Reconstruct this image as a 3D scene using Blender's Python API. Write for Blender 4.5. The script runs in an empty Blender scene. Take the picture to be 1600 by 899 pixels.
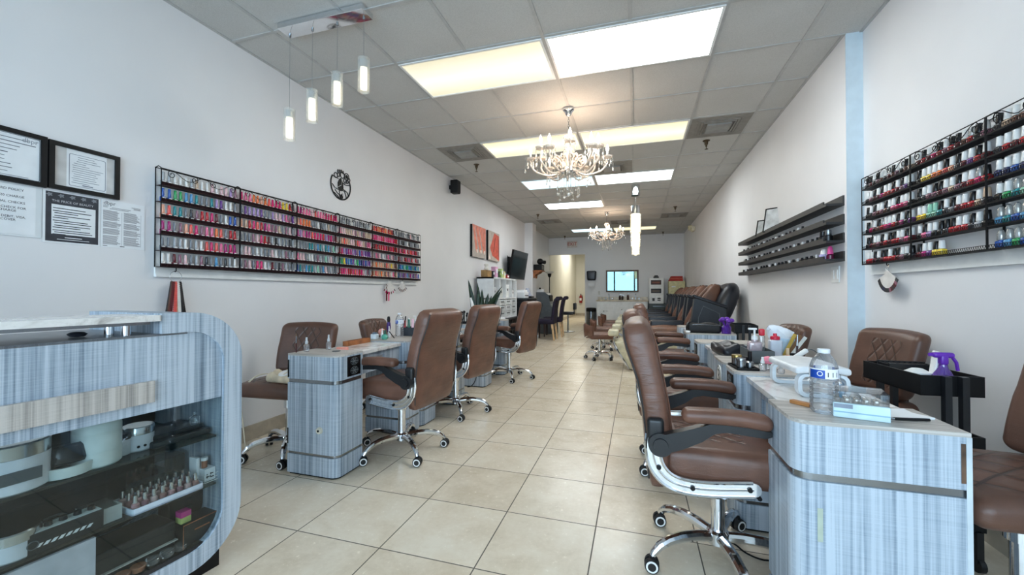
PANEL_W, PANEL_Y, PANEL_C = 13.0, .66, 1.8
WORLD, DAY, EXPO = 1.1, 175, 0.55
import bpy, math, random
from mathutils import Vector as V, Matrix
PI = math.pi; rad = math.radians
rng = random.Random(11)
SC = bpy.context.scene; COL = SC.collection

# ---------------------------------------------------------------- mesh builder
class MB:
    def __init__(s): s.v = []; s.f = []; s.m = []; s.k = 0; s.M = None
    def add(s, vs, fs):
        o = len(s.v)
        if s.M is not None: vs = [s.M @ V(p) for p in vs]
        s.v += [tuple(p) for p in vs]
        s.f += [[i + o for i in f] for f in fs]; s.m += [s.k] * len(fs)
        return s
    def at(s, x=0, y=0, z=0, rz=0, rx=0, ry=0, sc=1):
        s.M = Matrix.Translation((x, y, z)) @ Matrix.Rotation(rz, 4, 'Z') @ Matrix.Rotation(ry, 4, 'Y') @ Matrix.Rotation(rx, 4, 'X') @ Matrix.Scale(sc, 4); return s
    def off(s): s.M = None; return s
    def mat(s, k): s.k = k; return s
    def box(s, x0, x1, y0, y1, z0, z1):
        vs = [(x, y, z) for z in (z0, z1) for y in (y0, y1) for x in (x0, x1)]
        return s.add(vs, [(0, 2, 3, 1), (4, 5, 7, 6), (0, 1, 5, 4), (2, 6, 7, 3), (0, 4, 6, 2), (1, 3, 7, 5)])
    def rbox(s, c, d, r, n=3, m=1, fn=None):
        h = [x / 2 for x in d]; r = min(r, min(h) * .999)
        ax = []
        for k in range(3):
            a = [-h[k] + r * i / n for i in range(n)]
            mm = m if isinstance(m, int) else m[k]
            mid = [-h[k] + r + (2 * h[k] - 2 * r) * i / mm for i in range(mm + 1)]
            ax.append(a + mid + [-x for x in reversed(a)])
        idx = {}; vs = []; fs = []
        def pt(p):
            key = tuple(round(x, 6) for x in p)
            if key in idx: return idx[key]
            q = V(p); inn = V([max(-h[k] + r, min(h[k] - r, p[k])) for k in range(3)])
            dv = q - inn
            if dv.length > 1e-9: q = inn + dv.normalized() * r
            if fn: q = V(fn(q.x, q.y, q.z))
            vs.append((q.x + c[0], q.y + c[1], q.z + c[2])); idx[key] = len(vs) - 1
            return idx[key]
        for k in range(3):
            a, b = (k + 1) % 3, (k + 2) % 3
            for sg in (-1, 1):
                for i in range(len(ax[a]) - 1):
                    for j in range(len(ax[b]) - 1):
                        q = []
                        for (ii, jj) in ((i, j), (i + 1, j), (i + 1, j + 1), (i, j + 1)):
                            p = [0, 0, 0]; p[k] = sg * h[k]; p[a] = ax[a][ii]; p[b] = ax[b][jj]; q.append(pt(p))
                        fs.append(q if sg > 0 else q[::-1])
        return s.add(vs, fs)
    def loft(s, secs, cap=True, closed=False):
        n = len(secs[0]); vs = [p for sec in secs for p in sec]; fs = []
        L = len(secs)
        for i in range(L if closed else L - 1):
            for j in range(n):
                a = i * n + j; b = i * n + (j + 1) % n; i2 = (i + 1) % L
                fs.append((a, b, i2 * n + (j + 1) % n, i2 * n + j))
        if cap and not closed:
            fs.append(list(range(n))[::-1]); fs.append([(L - 1) * n + j for j in range(n)])
        return s.add(vs, fs)
    def tube(s, path, r, n=8, closed=False, cap=True, flat=1.0):
        P = [V(p) for p in path]; L = len(P)
        rr = r if isinstance(r, (list, tuple)) else [r] * L
        T = []
        for i in range(L):
            a = P[(i - 1) % L] if (closed or i > 0) else P[i]; b = P[(i + 1) % L] if (closed or i < L - 1) else P[i]
            t = b - a; T.append(t.normalized() if t.length > 1e-9 else V((0, 0, 1)))
        up = V((0, 0, 1)) if abs(T[0].z) < .9 else V((1, 0, 0))
        N = (up - T[0] * up.dot(T[0])).normalized(); secs = []
        for i in range(L):
            N = N - T[i] * N.dot(T[i]); N = N.normalized() if N.length > 1e-9 else T[i].orthogonal().normalized()
            B = T[i].cross(N)
            secs.append([P[i] + (N * math.cos(2 * PI * j / n) * flat + B * math.sin(2 * PI * j / n)) * rr[i] for j in range(n)])
        return s.loft(secs, cap, closed)
    def cyl(s, p0, p1, r0, r1=None, n=16):
        return s.tube([p0, p1], [r0, r0 if r1 is None else r1], n)
    def lathe(s, prof, c=(0, 0, 0), n=16, sx=1, sy=1):
        secs = [[(c[0] + r * sx * math.cos(2 * PI * j / n), c[1] + r * sy * math.sin(2 * PI * j / n), c[2] + z) for j in range(n)] for r, z in prof]
        return s.loft(secs, True)
    def ball(s, c, r, n=12, sz=1.0, sx=1, sy=1):
        k = max(4, n // 2)
        return s.lathe([(max(r * math.sin(PI * i / k), 1e-4), -r * sz * math.cos(PI * i / k)) for i in range(k + 1)], c, n, sx, sy)
    def prism(s, poly, a, b, plane='XY'):
        f = {'XY': lambda p, t: (p[0], p[1], t), 'XZ': lambda p, t: (p[0], t, p[1]), 'YZ': lambda p, t: (t, p[0], p[1])}[plane]
        n = len(poly)
        area = sum(poly[i][0] * poly[(i + 1) % n][1] - poly[(i + 1) % n][0] * poly[i][1] for i in range(n))
        flip = (area < 0) != (plane == 'XZ')
        vs = [f(p, a) for p in poly] + [f(p, b) for p in poly]
        fs = [list(range(n))[::-1], [n + i for i in range(n)]] + [(i, (i + 1) % n, n + (i + 1) % n, n + i) for i in range(n)]
        if flip: fs = [list(x)[::-1] for x in fs]
        return s.add(vs, fs)
    def ring(s, outer, inner, a, b, plane='XY'):
        # plate with a hole: outer and inner loops of equal length
        f = {'XY': lambda p, t: (p[0], p[1], t), 'XZ': lambda p, t: (p[0], t, p[1]), 'YZ': lambda p, t: (t, p[0], p[1])}[plane]
        n = len(outer)
        return s.loft([[f(p, a) for p in outer], [f(p, b) for p in outer], [f(p, b) for p in inner], [f(p, a) for p in inner]], closed=True)
    def build(s, name, mats, parent=None, loc=None, rz=0, ang=35):
        me = bpy.data.meshes.new(name); me.from_pydata(s.v, [], s.f)
        if not isinstance(mats, (list, tuple)): mats = [mats]
        for m in mats: me.materials.append(m)
        if len(mats) > 1: me.polygons.foreach_set('material_index', s.m)
        me.polygons.foreach_set('use_smooth', [True] * len(s.f)); me.update()
        import bmesh
        bm = bmesh.new(); bm.from_mesh(me); bmesh.ops.recalc_face_normals(bm, faces=bm.faces); bm.to_mesh(me); bm.free()
        me.set_sharp_from_angle(angle=rad(ang))
        o = bpy.data.objects.new(name, me); COL.objects.link(o)
        if parent is not None: o.parent = parent
        if loc is not None: o.location = loc
        if rz: o.rotation_euler = (0, 0, rz)
        return o

def rrect(x0, x1, y0, y1, r, n=6, which=(1, 1, 1, 1)):
    """rounded rectangle; which = rounding of corners (x0y0, x1y0, x1y1, x0y1)"""
    out = []
    for k, (cx, cy, a0) in enumerate(((x0, y0, PI), (x1, y0, 1.5 * PI), (x1, y1, 0), (x0, y1, .5 * PI))):
        rr = r * which[k]
        if rr <= 0: out.append((cx, cy)); continue
        ox = cx + rr * (1 if k in (0, 3) else -1); oy = cy + rr * (1 if k in (0, 1) else -1)
        for i in range(n + 1):
            a = a0 + .5 * PI * i / n; out.append((ox + rr * math.cos(a), oy + rr * math.sin(a)))
    return out

def tag(o, label=None, cat=None, group=None, kind=None):
    if label: o['label'] = label
    if cat: o['category'] = cat
    if group: o['group'] = group
    if kind: o['kind'] = kind
    return o
def thing(name, label, cat, loc=(0, 0, 0), rz=0, group=None):
    o = bpy.data.objects.new(name, None); o.empty_display_size = .1; COL.objects.link(o)
    o.location = loc; o.rotation_euler = (0, 0, rz)
    return tag(o, label, cat, group)
def struct(mb, name, mats, parent=None, **k):
    o = mb.build(name, mats, parent, **k); o['kind'] = 'structure'; return o
def solo(mb, name, mats, label, cat, loc=None, rz=0, group=None, ang=35):
    return tag(mb.build(name, mats, None, loc, rz, ang), label, cat, group)
def kids(o): return list(o.children)
def copy_tree(o, parent=None):
    c = o.copy(); COL.objects.link(c)
    if parent is not None: c.parent = parent
    for ch in kids(o): copy_tree(ch, c)
    return c
def place(o, loc, rz=0, label=None, group=None):
    o.location = loc; o.rotation_euler = (0, 0, rz)
    if label: o['label'] = label
    if group: o['group'] = group
    return o
def text_mesh(name, txt, size, mat, parent, loc, rot, depth=.0006, align='CENTER', sx=1.0):
    cu = bpy.data.curves.new(name, 'FONT'); cu.body = txt; cu.size = size; cu.extrude = depth; cu.align_x = align; cu.align_y = 'CENTER'; cu.resolution_u = 2
    t = bpy.data.objects.new(name + '_curve', cu); COL.objects.link(t)
    bpy.context.view_layer.update()
    me = bpy.data.meshes.new_from_object(t.evaluated_get(bpy.context.evaluated_depsgraph_get()))
    bpy.data.objects.remove(t); bpy.data.curves.remove(cu)
    me.name = name; me.materials.clear(); me.materials.append(mat)
    o = bpy.data.objects.new(name, me); COL.objects.link(o); o.parent = parent
    o.location = loc; o.rotation_euler = rot; o.scale = (sx, 1, 1)
    return o

# ---------------------------------------------------------------- materials
def lin(c):
    c = c / 255.0
    return c / 12.92 if c <= .04045 else ((c + .055) / 1.055) ** 2.4
def rgb(t): return (lin(t[0]), lin(t[1]), lin(t[2]), 1)
class NT:
    def __init__(s, name):
        s.m = bpy.data.materials.new(name); s.m.use_nodes = True; s.t = s.m.node_tree; s.N = s.t.nodes
        s.b = s.N['Principled BSDF']; s.out = s.N['Material Output']
    def n(s, t, **k):
        x = s.N.new(t)
        for a, b in k.items(): setattr(x, a, b)
        return x
    def l(s, a, b): s.t.links.new(a, b)
    def coord(s, scale=(1, 1, 1), rot=(0, 0, 0)):
        tc = s.n('ShaderNodeTexCoord'); mp = s.n('ShaderNodeMapping'); mp.inputs['Scale'].default_value = scale; mp.inputs['Rotation'].default_value = rot
        s.l(tc.outputs['Object'], mp.inputs['Vector']); return mp.outputs['Vector']
    def noise(s, vec, scale, detail=3, rough=.5, dist=0):
        x = s.n('ShaderNodeTexNoise'); x.inputs['Scale'].default_value = scale; x.inputs['Detail'].default_value = detail
        x.inputs['Roughness'].default_value = rough; x.inputs['Distortion'].default_value = dist; s.l(vec, x.inputs['Vector']); return x.outputs['Fac']
    def ramp(s, fac, stops):
        r = s.n('ShaderNodeValToRGB'); e = r.color_ramp.elements
        while len(e) < len(stops): e.new(.5)
        for k, (p, c) in enumerate(stops): e[k].position = p; e[k].color = rgb(c) if len(c) == 3 else c
        s.l(fac, r.inputs['Fac']); return r.outputs['Color']
    def math(s, op, a, b=None, c=None):
        x = s.n('ShaderNodeMath', operation=op)
        for i, q in enumerate((a, b, c)):
            if q is None: continue
            if isinstance(q, (int, float)): x.inputs[i].default_value = q
            else: s.l(q, x.inputs[i])
        return x.outputs[0]
    def mix(s, fac, a, b, blend='MIX'):
        x = s.n('ShaderNodeMix', data_type='RGBA', blend_type=blend)
        for i, q in ((0, fac), (6, a), (7, b)):
            if isinstance(q, (int, float)): x.inputs[i].default_value = q
            elif isinstance(q, tuple): x.inputs[i].default_value = q if len(q) == 4 else rgb(q)
            else: s.l(q, x.inputs[i])
        return x.outputs[2]
    def bump(s, h, strength=.3, dist=.01):
        x = s.n('ShaderNodeBump'); x.inputs['Strength'].default_value = strength; x.inputs['Distance'].default_value = dist
        s.l(h, x.inputs['Height']); s.l(x.outputs['Normal'], s.b.inputs['Normal']); return x
    def col(s, c):
        if isinstance(c, tuple): s.b.inputs['Base Color'].default_value = rgb(c)
        else: s.l(c, s.b.inputs['Base Color'])
    def set(s, rough=.5, metal=0, spec=None, coat=None):
        s.b.inputs['Roughness'].default_value = rough; s.b.inputs['Metallic'].default_value = metal
        if spec is not None: s.b.inputs['Specular IOR Level'].default_value = spec
        if coat: s.b.inputs['Coat Weight'].default_value = coat; s.b.inputs['Coat Roughness'].default_value = .08
        return s
_pm = {}
def plain(c, rough=.5, metal=0, var=.06, spec=None, coat=None):
    """procedural single-colour material with a faint noise in tone and gloss"""
    key = (c, rough, metal, coat)
    if key in _pm: return _pm[key]
    t = NT('mat_%d_%d_%d_%d' % (c[0], c[1], c[2], int(rough * 100))); t.set(rough, metal, spec, coat)
    f = t.noise(t.coord(), 14, 2)
    a = tuple(min(255, x * (1 + var)) for x in c); b = tuple(x * (1 - var) for x in c)
    t.col(t.ramp(f, [(.3, b), (.7, a)])); _pm[key] = t.m
    return t.m
def emission(name, c, strength, ramp=None):
    t = NT(name); t.b.inputs['Base Color'].default_value = rgb(c); t.b.inputs['Emission Color'].default_value = rgb(c); t.b.inputs['Emission Strength'].default_value = strength
    t.b.inputs['Roughness'].default_value = .4
    return t.m
def clear(name, tint=(255, 255, 255), gloss=.12, rough=.02, body=0.0, bodycol=(255, 255, 255), fres=.7):
    """thin transparent plastic / glass: see-through plus a fresnel gloss and a little body"""
    t = NT(name); t.N.remove(t.b)
    tr = t.n('ShaderNodeBsdfTransparent'); tr.inputs[0].default_value = rgb(tint)
    gl = t.n('ShaderNodeBsdfGlossy'); gl.inputs['Roughness'].default_value = rough
    df = t.n('ShaderNodeBsdfDiffuse'); df.inputs[0].default_value = rgb(bodycol)
    lw = t.n('ShaderNodeLayerWeight'); lw.inputs['Blend'].default_value = .25
    f = t.math('MULTIPLY_ADD', lw.outputs['Fresnel'], fres, gloss)
    m1 = t.n('ShaderNodeMixShader'); m1.inputs[0].default_value = body; t.l(tr.outputs[0], m1.inputs[1]); t.l(df.outputs[0], m1.inputs[2])
    m2 = t.n('ShaderNodeMixShader'); t.l(f, m2.inputs[0]); t.l(m1.outputs[0], m2.inputs[1]); t.l(gl.outputs[0], m2.inputs[2])
    t.l(m2.outputs[0], t.out.inputs['Surface']); return t.m
def laminate(name, lo, mid, hi, sc=(75, 75, .9)):
    t = NT(name); t.set(.38)
    a = t.noise(t.coord(sc), 1, 4, .65); b = t.noise(t.coord(tuple(x * .2 for x in sc)), 1, 2)
    c = t.noise(t.coord((5, 5, 330)), 1, 2)
    f = t.math('ADD', t.math('MULTIPLY', a, .62), t.math('ADD', t.math('MULTIPLY', b, .28), t.math('MULTIPLY', c, .10)))
    t.col(t.ramp(f, [(.36, lo), (.46, mid), (.56, hi)])); t.bump(a, .06, .002); return t.m
def leather(name, c, quilt=None, rough=.38, wr=.75):
    t = NT(name); t.set(rough, 0, .45)
    f = t.noise(t.coord(), 7, 4); a = tuple(x * 1.13 for x in c); b = tuple(x * .87 for x in c)
    colr = t.ramp(f, [(.3, b), (.7, a)])
    g = t.noise(t.coord(), 260, 2); w = t.noise(t.coord((5, 5, 26)), 1, 3, .6, .6)
    h = t.math('ADD', t.math('MULTIPLY', g, .12), t.math('MULTIPLY', w, wr))
    if quilt:
        ua, va, size, u0, u1, v0, v1 = quilt            # axes, diamond size and the quilted field
        tc = t.n('ShaderNodeTexCoord'); sx = t.n('ShaderNodeSeparateXYZ'); t.l(tc.outputs['Object'], sx.inputs[0])
        u, v = sx.outputs[ua], sx.outputs[va]
        def tri(q): return t.math('ABSOLUTE', t.math('SUBTRACT', t.math('FRACT', t.math('DIVIDE', q, size)), .5))
        d1 = tri(t.math('ADD', u, t.math('MULTIPLY', v, .75))); d2 = tri(t.math('SUBTRACT', u, t.math('MULTIPLY', v, .75)))
        line = t.math('MINIMUM', t.math('SUBTRACT', .5, d1), t.math('SUBTRACT', .5, d2))
        puff = t.math('MINIMUM', t.math('MULTIPLY', line, 5.0), 1.0)
        mu = t.math('MULTIPLY', t.math('GREATER_THAN', u, u0), t.math('LESS_THAN', u, u1))
        mv = t.math('MULTIPLY', t.math('GREATER_THAN', v, v0), t.math('LESS_THAN', v, v1))
        msk = t.math('MULTIPLY', mu, mv)
        h = t.math('ADD', h, t.math('MULTIPLY', msk, t.math('MULTIPLY', puff, 1.5)))
        stitch = t.math('MULTIPLY', msk, t.math('LESS_THAN', line, .05))
        colr = t.mix(stitch, colr, tuple(x * .62 for x in c))
    t.col(colr); t.bump(h, .45, .006); return t.m

LAM = laminate('laminate_blue_grey', (97, 113, 128), (153, 167, 181), (188, 199, 210))
LAMW = laminate('laminate_warm_grey', (132, 128, 124), (172, 166, 160), (198, 192, 186))
LAMT = laminate('laminate_top', (136, 130, 124), (176, 170, 163), (200, 194, 188), (1.2, 75, 75))
BRN = (106, 73, 59)
LEA = leather('leather_brown', BRN)
LEAR = leather('leather_brown_creased', BRN, None, .34, 1.6)
LEAQ = leather('leather_brown_seat_quilt', BRN, (0, 1, .075, -.13, .13, -.17, .08))
LEAB = leather('leather_brown_back_quilt', (92, 64, 52), (0, 2, .075, -.115, .115, .62, .88))
LEAS = leather('leather_brown_tech_seat', (92, 64, 52), (0, 1, .13, -.19, .19, -.2, .2))
LEAP = leather('leather_tan_spa', (100, 68, 53), None, .45)
BLKL = leather('leather_black', (26, 28, 36), None, .35)
CHROME = plain((225, 228, 232), .09, 1, .02)
STEEL = plain((150, 154, 158), .25, 1, .03)
BLACK = plain((11, 11, 13), .5, 0, .06, .3)
BLKP = plain((24, 25, 28), .35)
NAVY = plain((22, 30, 44), .5)
WHITE = plain((238, 238, 236), .35, 0, .02)
PAPER = plain((236, 238, 240), .7, 0, .015)
GREY = plain((84, 90, 94), .4)
DARK = plain((46, 44, 44), .5)
INK = plain((40, 42, 50), .7)
WOOD = plain((150, 92, 52), .45, 0, .2)
RUBBER = plain((20, 20, 22), .55)
CLEAR = clear('clear_plastic')
GLASS = clear('clear_glass', (250, 252, 252), .06, .02, .05)
BOTTLE = clear('clear_bottle', (250, 252, 255), .10, .03, .06)
CRYSTAL = clear('crystal', (255, 252, 246), .30, .08, .45, (250, 242, 230))
# ---------------------------------------------------------------- room
ZC = 3.0137; XL = -2.8735; XR = 1.448; XN = 1.55; YB = 13.8; YF = -1.9; YC = 20.4
T2 = .6096; CX = -.6447; CY = 2.8794
def m_wall():
    t = NT('painted_wall'); t.set(.55)
    f = t.noise(t.coord(), 1.3, 3); g = t.noise(t.coord(), 120, 2)
    t.col(t.ramp(f, [(.3, (228, 227, 228)), (.7, (235, 234, 235))])); t.bump(g, .08, .002); return t.m
WALL = m_wall()
def m_cream():
    t = NT('cream_wall'); t.set(.6); f = t.noise(t.coord(), 1.5, 3)
    t.col(t.ramp(f, [(.3, (224, 222, 212)), (.7, (232, 230, 220))])); return t.m
CREAM = m_cream()
def m_floor():
    t = NT('beige_floor_tile'); S = .4572
    tc = t.n('ShaderNodeTexCoord'); sx = t.n('ShaderNodeSeparateXYZ'); t.l(tc.outputs['Object'], sx.inputs[0])
    u = t.math('DIVIDE', t.math('ADD', sx.outputs[0], 1.563 + 20 * S), S); v = t.math('DIVIDE', t.math('SUBTRACT', sx.outputs[1], 1.589 - 20 * S), S)
    def edge(q): return t.math('SUBTRACT', .5, t.math('ABSOLUTE', t.math('SUBTRACT', t.math('FRACT', q), .5)))
    e = t.math('MINIMUM', edge(u), edge(v)); grout = t.math('LESS_THAN', e, .0062)
    cb = t.n('ShaderNodeCombineXYZ'); t.l(t.math('FLOOR', u), cb.inputs[0]); t.l(t.math('FLOOR', v), cb.inputs[1])
    wn = t.n('ShaderNodeTexWhiteNoise'); t.l(cb.outputs[0], wn.inputs['Vector'])
    cloud = t.noise(t.coord(), 5, 5, .6, .4); spk = t.noise(t.coord(), 38, 4, .7)
    f = t.math('ADD', t.math('MULTIPLY', cloud, .6), t.math('ADD', t.math('MULTIPLY', spk, .25), t.math('MULTIPLY', wn.outputs['Value'], .15)))
    tile = t.ramp(f, [(.34, (208, 192, 168)), (.5, (222, 208, 186)), (.66, (229, 218, 199))])
    t.col(t.mix(grout, tile, (96, 88, 78)))
    r = t.math('MULTIPLY_ADD', spk, .16, .17); t.l(t.math('MAXIMUM', r, t.math('MULTIPLY', grout, .8)), t.b.inputs['Roughness'])
    t.bump(t.math('SUBTRACT', t.math('MULTIPLY', spk, .05), grout), .25, .003); return t.m
FLOOR = m_floor()
def m_ceil():
    t = NT('mineral_ceiling_tile'); t.set(.85); f = t.noise(t.coord(), 170, 3, .7); g = t.noise(t.coord(), 2.2, 3)
    t.col(t.mix(.5, t.ramp(f, [(.35, (176, 175, 172)), (.6, (204, 203, 200))]), t.ramp(g, [(.3, (190, 188, 184)), (.7, (204, 203, 200))]))); t.bump(f, .35, .004); return t.m
CEIL = m_ceil()
TBAR = plain((180, 179, 177), .5, 0, .03)
BASE = plain((182, 172, 156), .4, 0, .06)

struct(MB().box(XL - .3, XN + .3, YF - .2, YC + .3, -.08, 0), 'floor', FLOOR)
struct(MB().box(XL - .3, XN + .3, YF - .2, YC + .3, ZC, ZC + .08), 'ceiling', CEIL)
struct(MB().box(XL - .15, XL, YF, YC + .1, 0, ZC), 'wall_left', WALL)
struct(MB().box(XN, XN + .15, YF, 3.5, 0, ZC).box(XR, XN + .15, 3.49, YB, 0, ZC), 'wall_right', WALL)
XD = -1.64; ZD = 2.43
struct(MB().box(XD, XN + .15, YB, YB + .13, 0, ZC).box(XL, XD, YB, YB + .13, ZD, ZC), 'wall_back', WALL)
struct(MB().box(XD, XD + .12, YB + .13, YC, 0, ZC).box(XL, XD + .12, YC, YC + .1, 0, ZC).box(XL, XL + .012, YB + .13, YC, 0, ZC), 'wall_corridor', CREAM)
struct(MB().box(XL, XL + .225, 10.6, 10.98, 0, ZC), 'trim_1', WALL)
struct(MB().box(XR - .001, XN, 3.484, 3.49, .115, ZC), 'trim_3', plain((202, 216, 224), .5, 0, .02))
# storefront behind the viewpoint: knee wall, header, mullions and panes
mb = MB().box(XL, XN, YF - .1, YF, 0, .12).box(XL, XN, YF - .1, YF, 2.75, ZC)
struct(mb, 'wall_front', WALL)
for k, (a, b) in enumerate(((XL, -1.45), (-1.45, -.1), (-.1, XN))):
    o = struct(MB().ring([(a, .12), (b, .12), (b, 2.75), (a, 2.75)], [(a + .05, .17), (b - .05, .17), (b - .05, 2.7), (a + .05, 2.7)], YF - .08, YF - .02, 'XZ'), 'window_%d' % (k + 1), STEEL)
    MB().box(a + .05, b - .05, YF - .055, YF - .049, .17, 2.7).build('pane', GLASS, o)
struct(MB().box(-9, 9, -14, YF - .2, -.12, -.05), 'floor_outside', plain((150, 150, 148), .8))
# skirting tiles
struct(MB().box(XL, XL + .012, YF, 10.6, 0, .115).box(XL, XL + .012, 10.98, YB, 0, .115).box(XL + .012, XL + .024, YB + .13, YC, 0, .115), 'baseboard_left', BASE)
struct(MB().box(XN - .012, XN, YF, 3.478, 0, .115).box(XR - .012, XN, 3.478, 3.49, 0, .115).box(XR - .012, XR, 3.49, YB, 0, .115), 'baseboard_right', BASE)
struct(MB().box(XD, XR - .012, YB - .012, YB, 0, .115).box(XL + .024, XD, YC - .012, YC, 0, .115), 'baseboard_back', BASE)
# ceiling T-bars: a lattice of 24 mm bars, interrupted at the light fittings
mb = MB(); bw = .012; zb = ZC - .006
cells = {(-2, 0), (-1, 0), (0, 0), (1, 0), (-2, 3), (-1, 3), (0, 3), (1, 3), (-2, 6), (-1, 6), (0, 6), (1, 6), (-2, 9), (-1, 9), (-2, 15), (-1, 15), (0, 15), (1, 15)}
for i in range(-3, 4):
    x = CX + i * T2
    if i % 2 == 0 or i in (-3, 3): mb.box(x - bw, x + bw, YF, YB, zb, ZC + .001)
    else:
        for j in range(-8, 18):
            if (i - 1, j) in cells and (i, j) in cells: continue
            mb.box(x - bw, x + bw, max(YF, CY + j * T2), min(YB, CY + (j + 1) * T2), zb, ZC + .001)
for j in range(-7, 18):
    y = CY + j * T2
    mb.box(XL, XR if y > 3.4 else XN, y - bw, y + bw, zb - .0006, ZC + .001)
mb.box(XL, XL + .02, YF, YB, zb - .001, ZC).box(XR - .02, XR, 3.49, YB, zb - .001, ZC).box(XN - .02, XN, YF, 3.49, zb - .001, ZC).box(XL, XR, YB - .02, YB, zb - .001, ZC)
struct(mb, 'trim_2', TBAR)

# light fittings (troffers), two ceiling cells wide
def m_panel(name, a, b, s0, s1):
    t = NT(name); tc = t.n('ShaderNodeTexCoord'); sx = t.n('ShaderNodeSeparateXYZ'); t.l(tc.outputs['Object'], sx.inputs[0])
    f = t.math('ADD', t.math('DIVIDE', t.math('ABSOLUTE', t.math('SUBTRACT', sx.outputs[1], .02)), .3), t.math('MULTIPLY', t.noise(t.coord((1, 5, 1)), 3, 2), .25))
    c = t.ramp(f, [(.15, a), (.95, b)]); t.l(c, t.b.inputs['Emission Color']); t.b.inputs['Base Color'].default_value = (.6, .6, .6, 1)
    r = t.n('ShaderNodeMapRange'); t.l(f, r.inputs['Value']); r.inputs['From Min'].default_value = .1; r.inputs['From Max'].default_value = 1.1
    r.inputs['To Min'].default_value = s0; r.inputs['To Max'].default_value = s1; t.l(r.outputs[0], t.b.inputs['Emission Strength']); return t.m
PW = m_panel('diffuser_white', (255, 255, 255), (238, 252, 255), PANEL_W, PANEL_W * .8)
PY = m_panel('diffuser_warm', (244, 248, 228), (248, 236, 192), PANEL_Y, PANEL_Y * .72)
PY2 = m_panel('diffuser_warm_bright', (255, 248, 210), (251, 234, 176), .84, .66)
PC = m_panel('diffuser_cool', (226, 246, 255), (178, 226, 244), PANEL_C, PANEL_C * .75)
fix = [(-2, 0, PY, 'warm dim recessed ceiling light, nearest on the left side'), (0, 0, PW, 'brightest white recessed ceiling light at the top of the photo'),
       (-2, 3, PY2, 'warm recessed ceiling light behind the large chandelier, left of the pair'), (0, 3, PY2, 'warm recessed ceiling light right of the large chandelier'),
       (-2, 6, PC, 'cool recessed ceiling light seen under the large chandelier'), (0, 6, PW, 'bright white recessed ceiling light in third row, right'),
       (-2, 9, PW, 'single white recessed ceiling light in the fourth row'), (-2, 15, PC, 'cool recessed ceiling light nearest back wall, behind small chandelier'), (0, 15, PY2, 'warm recessed ceiling light nearest back wall, behind crystal tube pendant')]
for (i, j, m, lab) in fix:
    x0 = CX + i * T2 + bw; x1 = x0 + 2 * T2 - 2 * bw; y0 = CY + j * T2 + bw; y1 = y0 + T2 - 2 * bw
    cx, cy = (x0 + x1) / 2, (y0 + y1) / 2; hx, hy = (x1 - x0) / 2, (y1 - y0) / 2
    o = thing('ceiling_light', lab, 'ceiling light', (cx, cy, ZC - .002), 0, 'recessed ceiling lights')
    MB().ring([(-hx, -hy), (hx, -hy), (hx, hy), (-hx, hy)], [(-hx + .018, -hy + .018), (hx - .018, -hy + .018), (hx - .018, hy - .018), (-hx + .018, hy - .018)], -.012, 0).build('frame', WHITE, o)
    MB().box(-hx + .018, hx - .018, -hy + .018, hy - .018, -.004, 0).build('diffuser', m, o)
# air vents
VG = plain((138, 134, 128), .6); VG2 = plain((150, 150, 148), .5)
for (i, j, lab) in [(-3, 3, 'grey ceiling air vent left of the warm light row'), (2, 3, 'grey ceiling air vent right of the warm light row, near right wall'), (0, 5, 'grey ceiling air vent behind the large chandelier'),
                    (-3, 12, 'grey ceiling air vent near the far left column'), (2, 12, 'grey ceiling air vent far down on the right'), (0, 13, 'grey ceiling air vent behind the small chandelier')]:
    cx = CX + (i + .5) * T2; cy = CY + (j + .5) * T2
    o = thing('air_vent', lab, 'air vent', (cx, cy, ZC - .002), 0, 'ceiling air vents'); h = T2 / 2 - bw
    MB().box(-h, h, -h, h, -.008, 0).build('plate', VG, o)
    mb = MB()
    for k, s in enumerate((.22, .19, .16)): mb.ring([(-s, -s), (s, -s), (s, s), (-s, s)], [(-s + .016, -s + .016), (s - .016, -s + .016), (s - .016, s - .016), (-s + .016, s - .016)], -.012 - .004 * k, -.006)
    mb.build('louver', VG, o)
    MB().box(-.12, .12, -.12, .12, -.03, -.006).build('cover', VG2, o)
BRS = plain((92, 78, 60), .4, .8)
for x, y, lab in [(-2.22, 5.51, 'ceiling sprinkler beyond the left air vent'), (.83, 5.46, 'ceiling sprinkler beyond the right air vent'), (-2.24, 9.48, 'ceiling sprinkler far down left, in front of the far left vent'),
                  (.82, 9.48, 'ceiling sprinkler far down right, in front of the far right vent'), (-2.25, 13.4, 'ceiling sprinkler above the exit sign near back wall'), (.8, 13.3, 'ceiling sprinkler in back right corner')]:
    o = thing('fire_sprinkler', lab, 'sprinkler', (x, y, ZC), 0, 'ceiling sprinklers')
    MB().lathe([(.001, 0), (.042, 0), (.042, -.006), (.03, -.012), (.022, -.012), (.02, -.05), (.001, -.05)]).build('escutcheon', BRS, o)
    MB().lathe([(.001, -.05), (.012, -.05), (.01, -.075), (.004, -.08), (.004, -.1), (.02, -.104), (.02, -.108), (.001, -.108)]).build('head', BRS, o)

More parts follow.
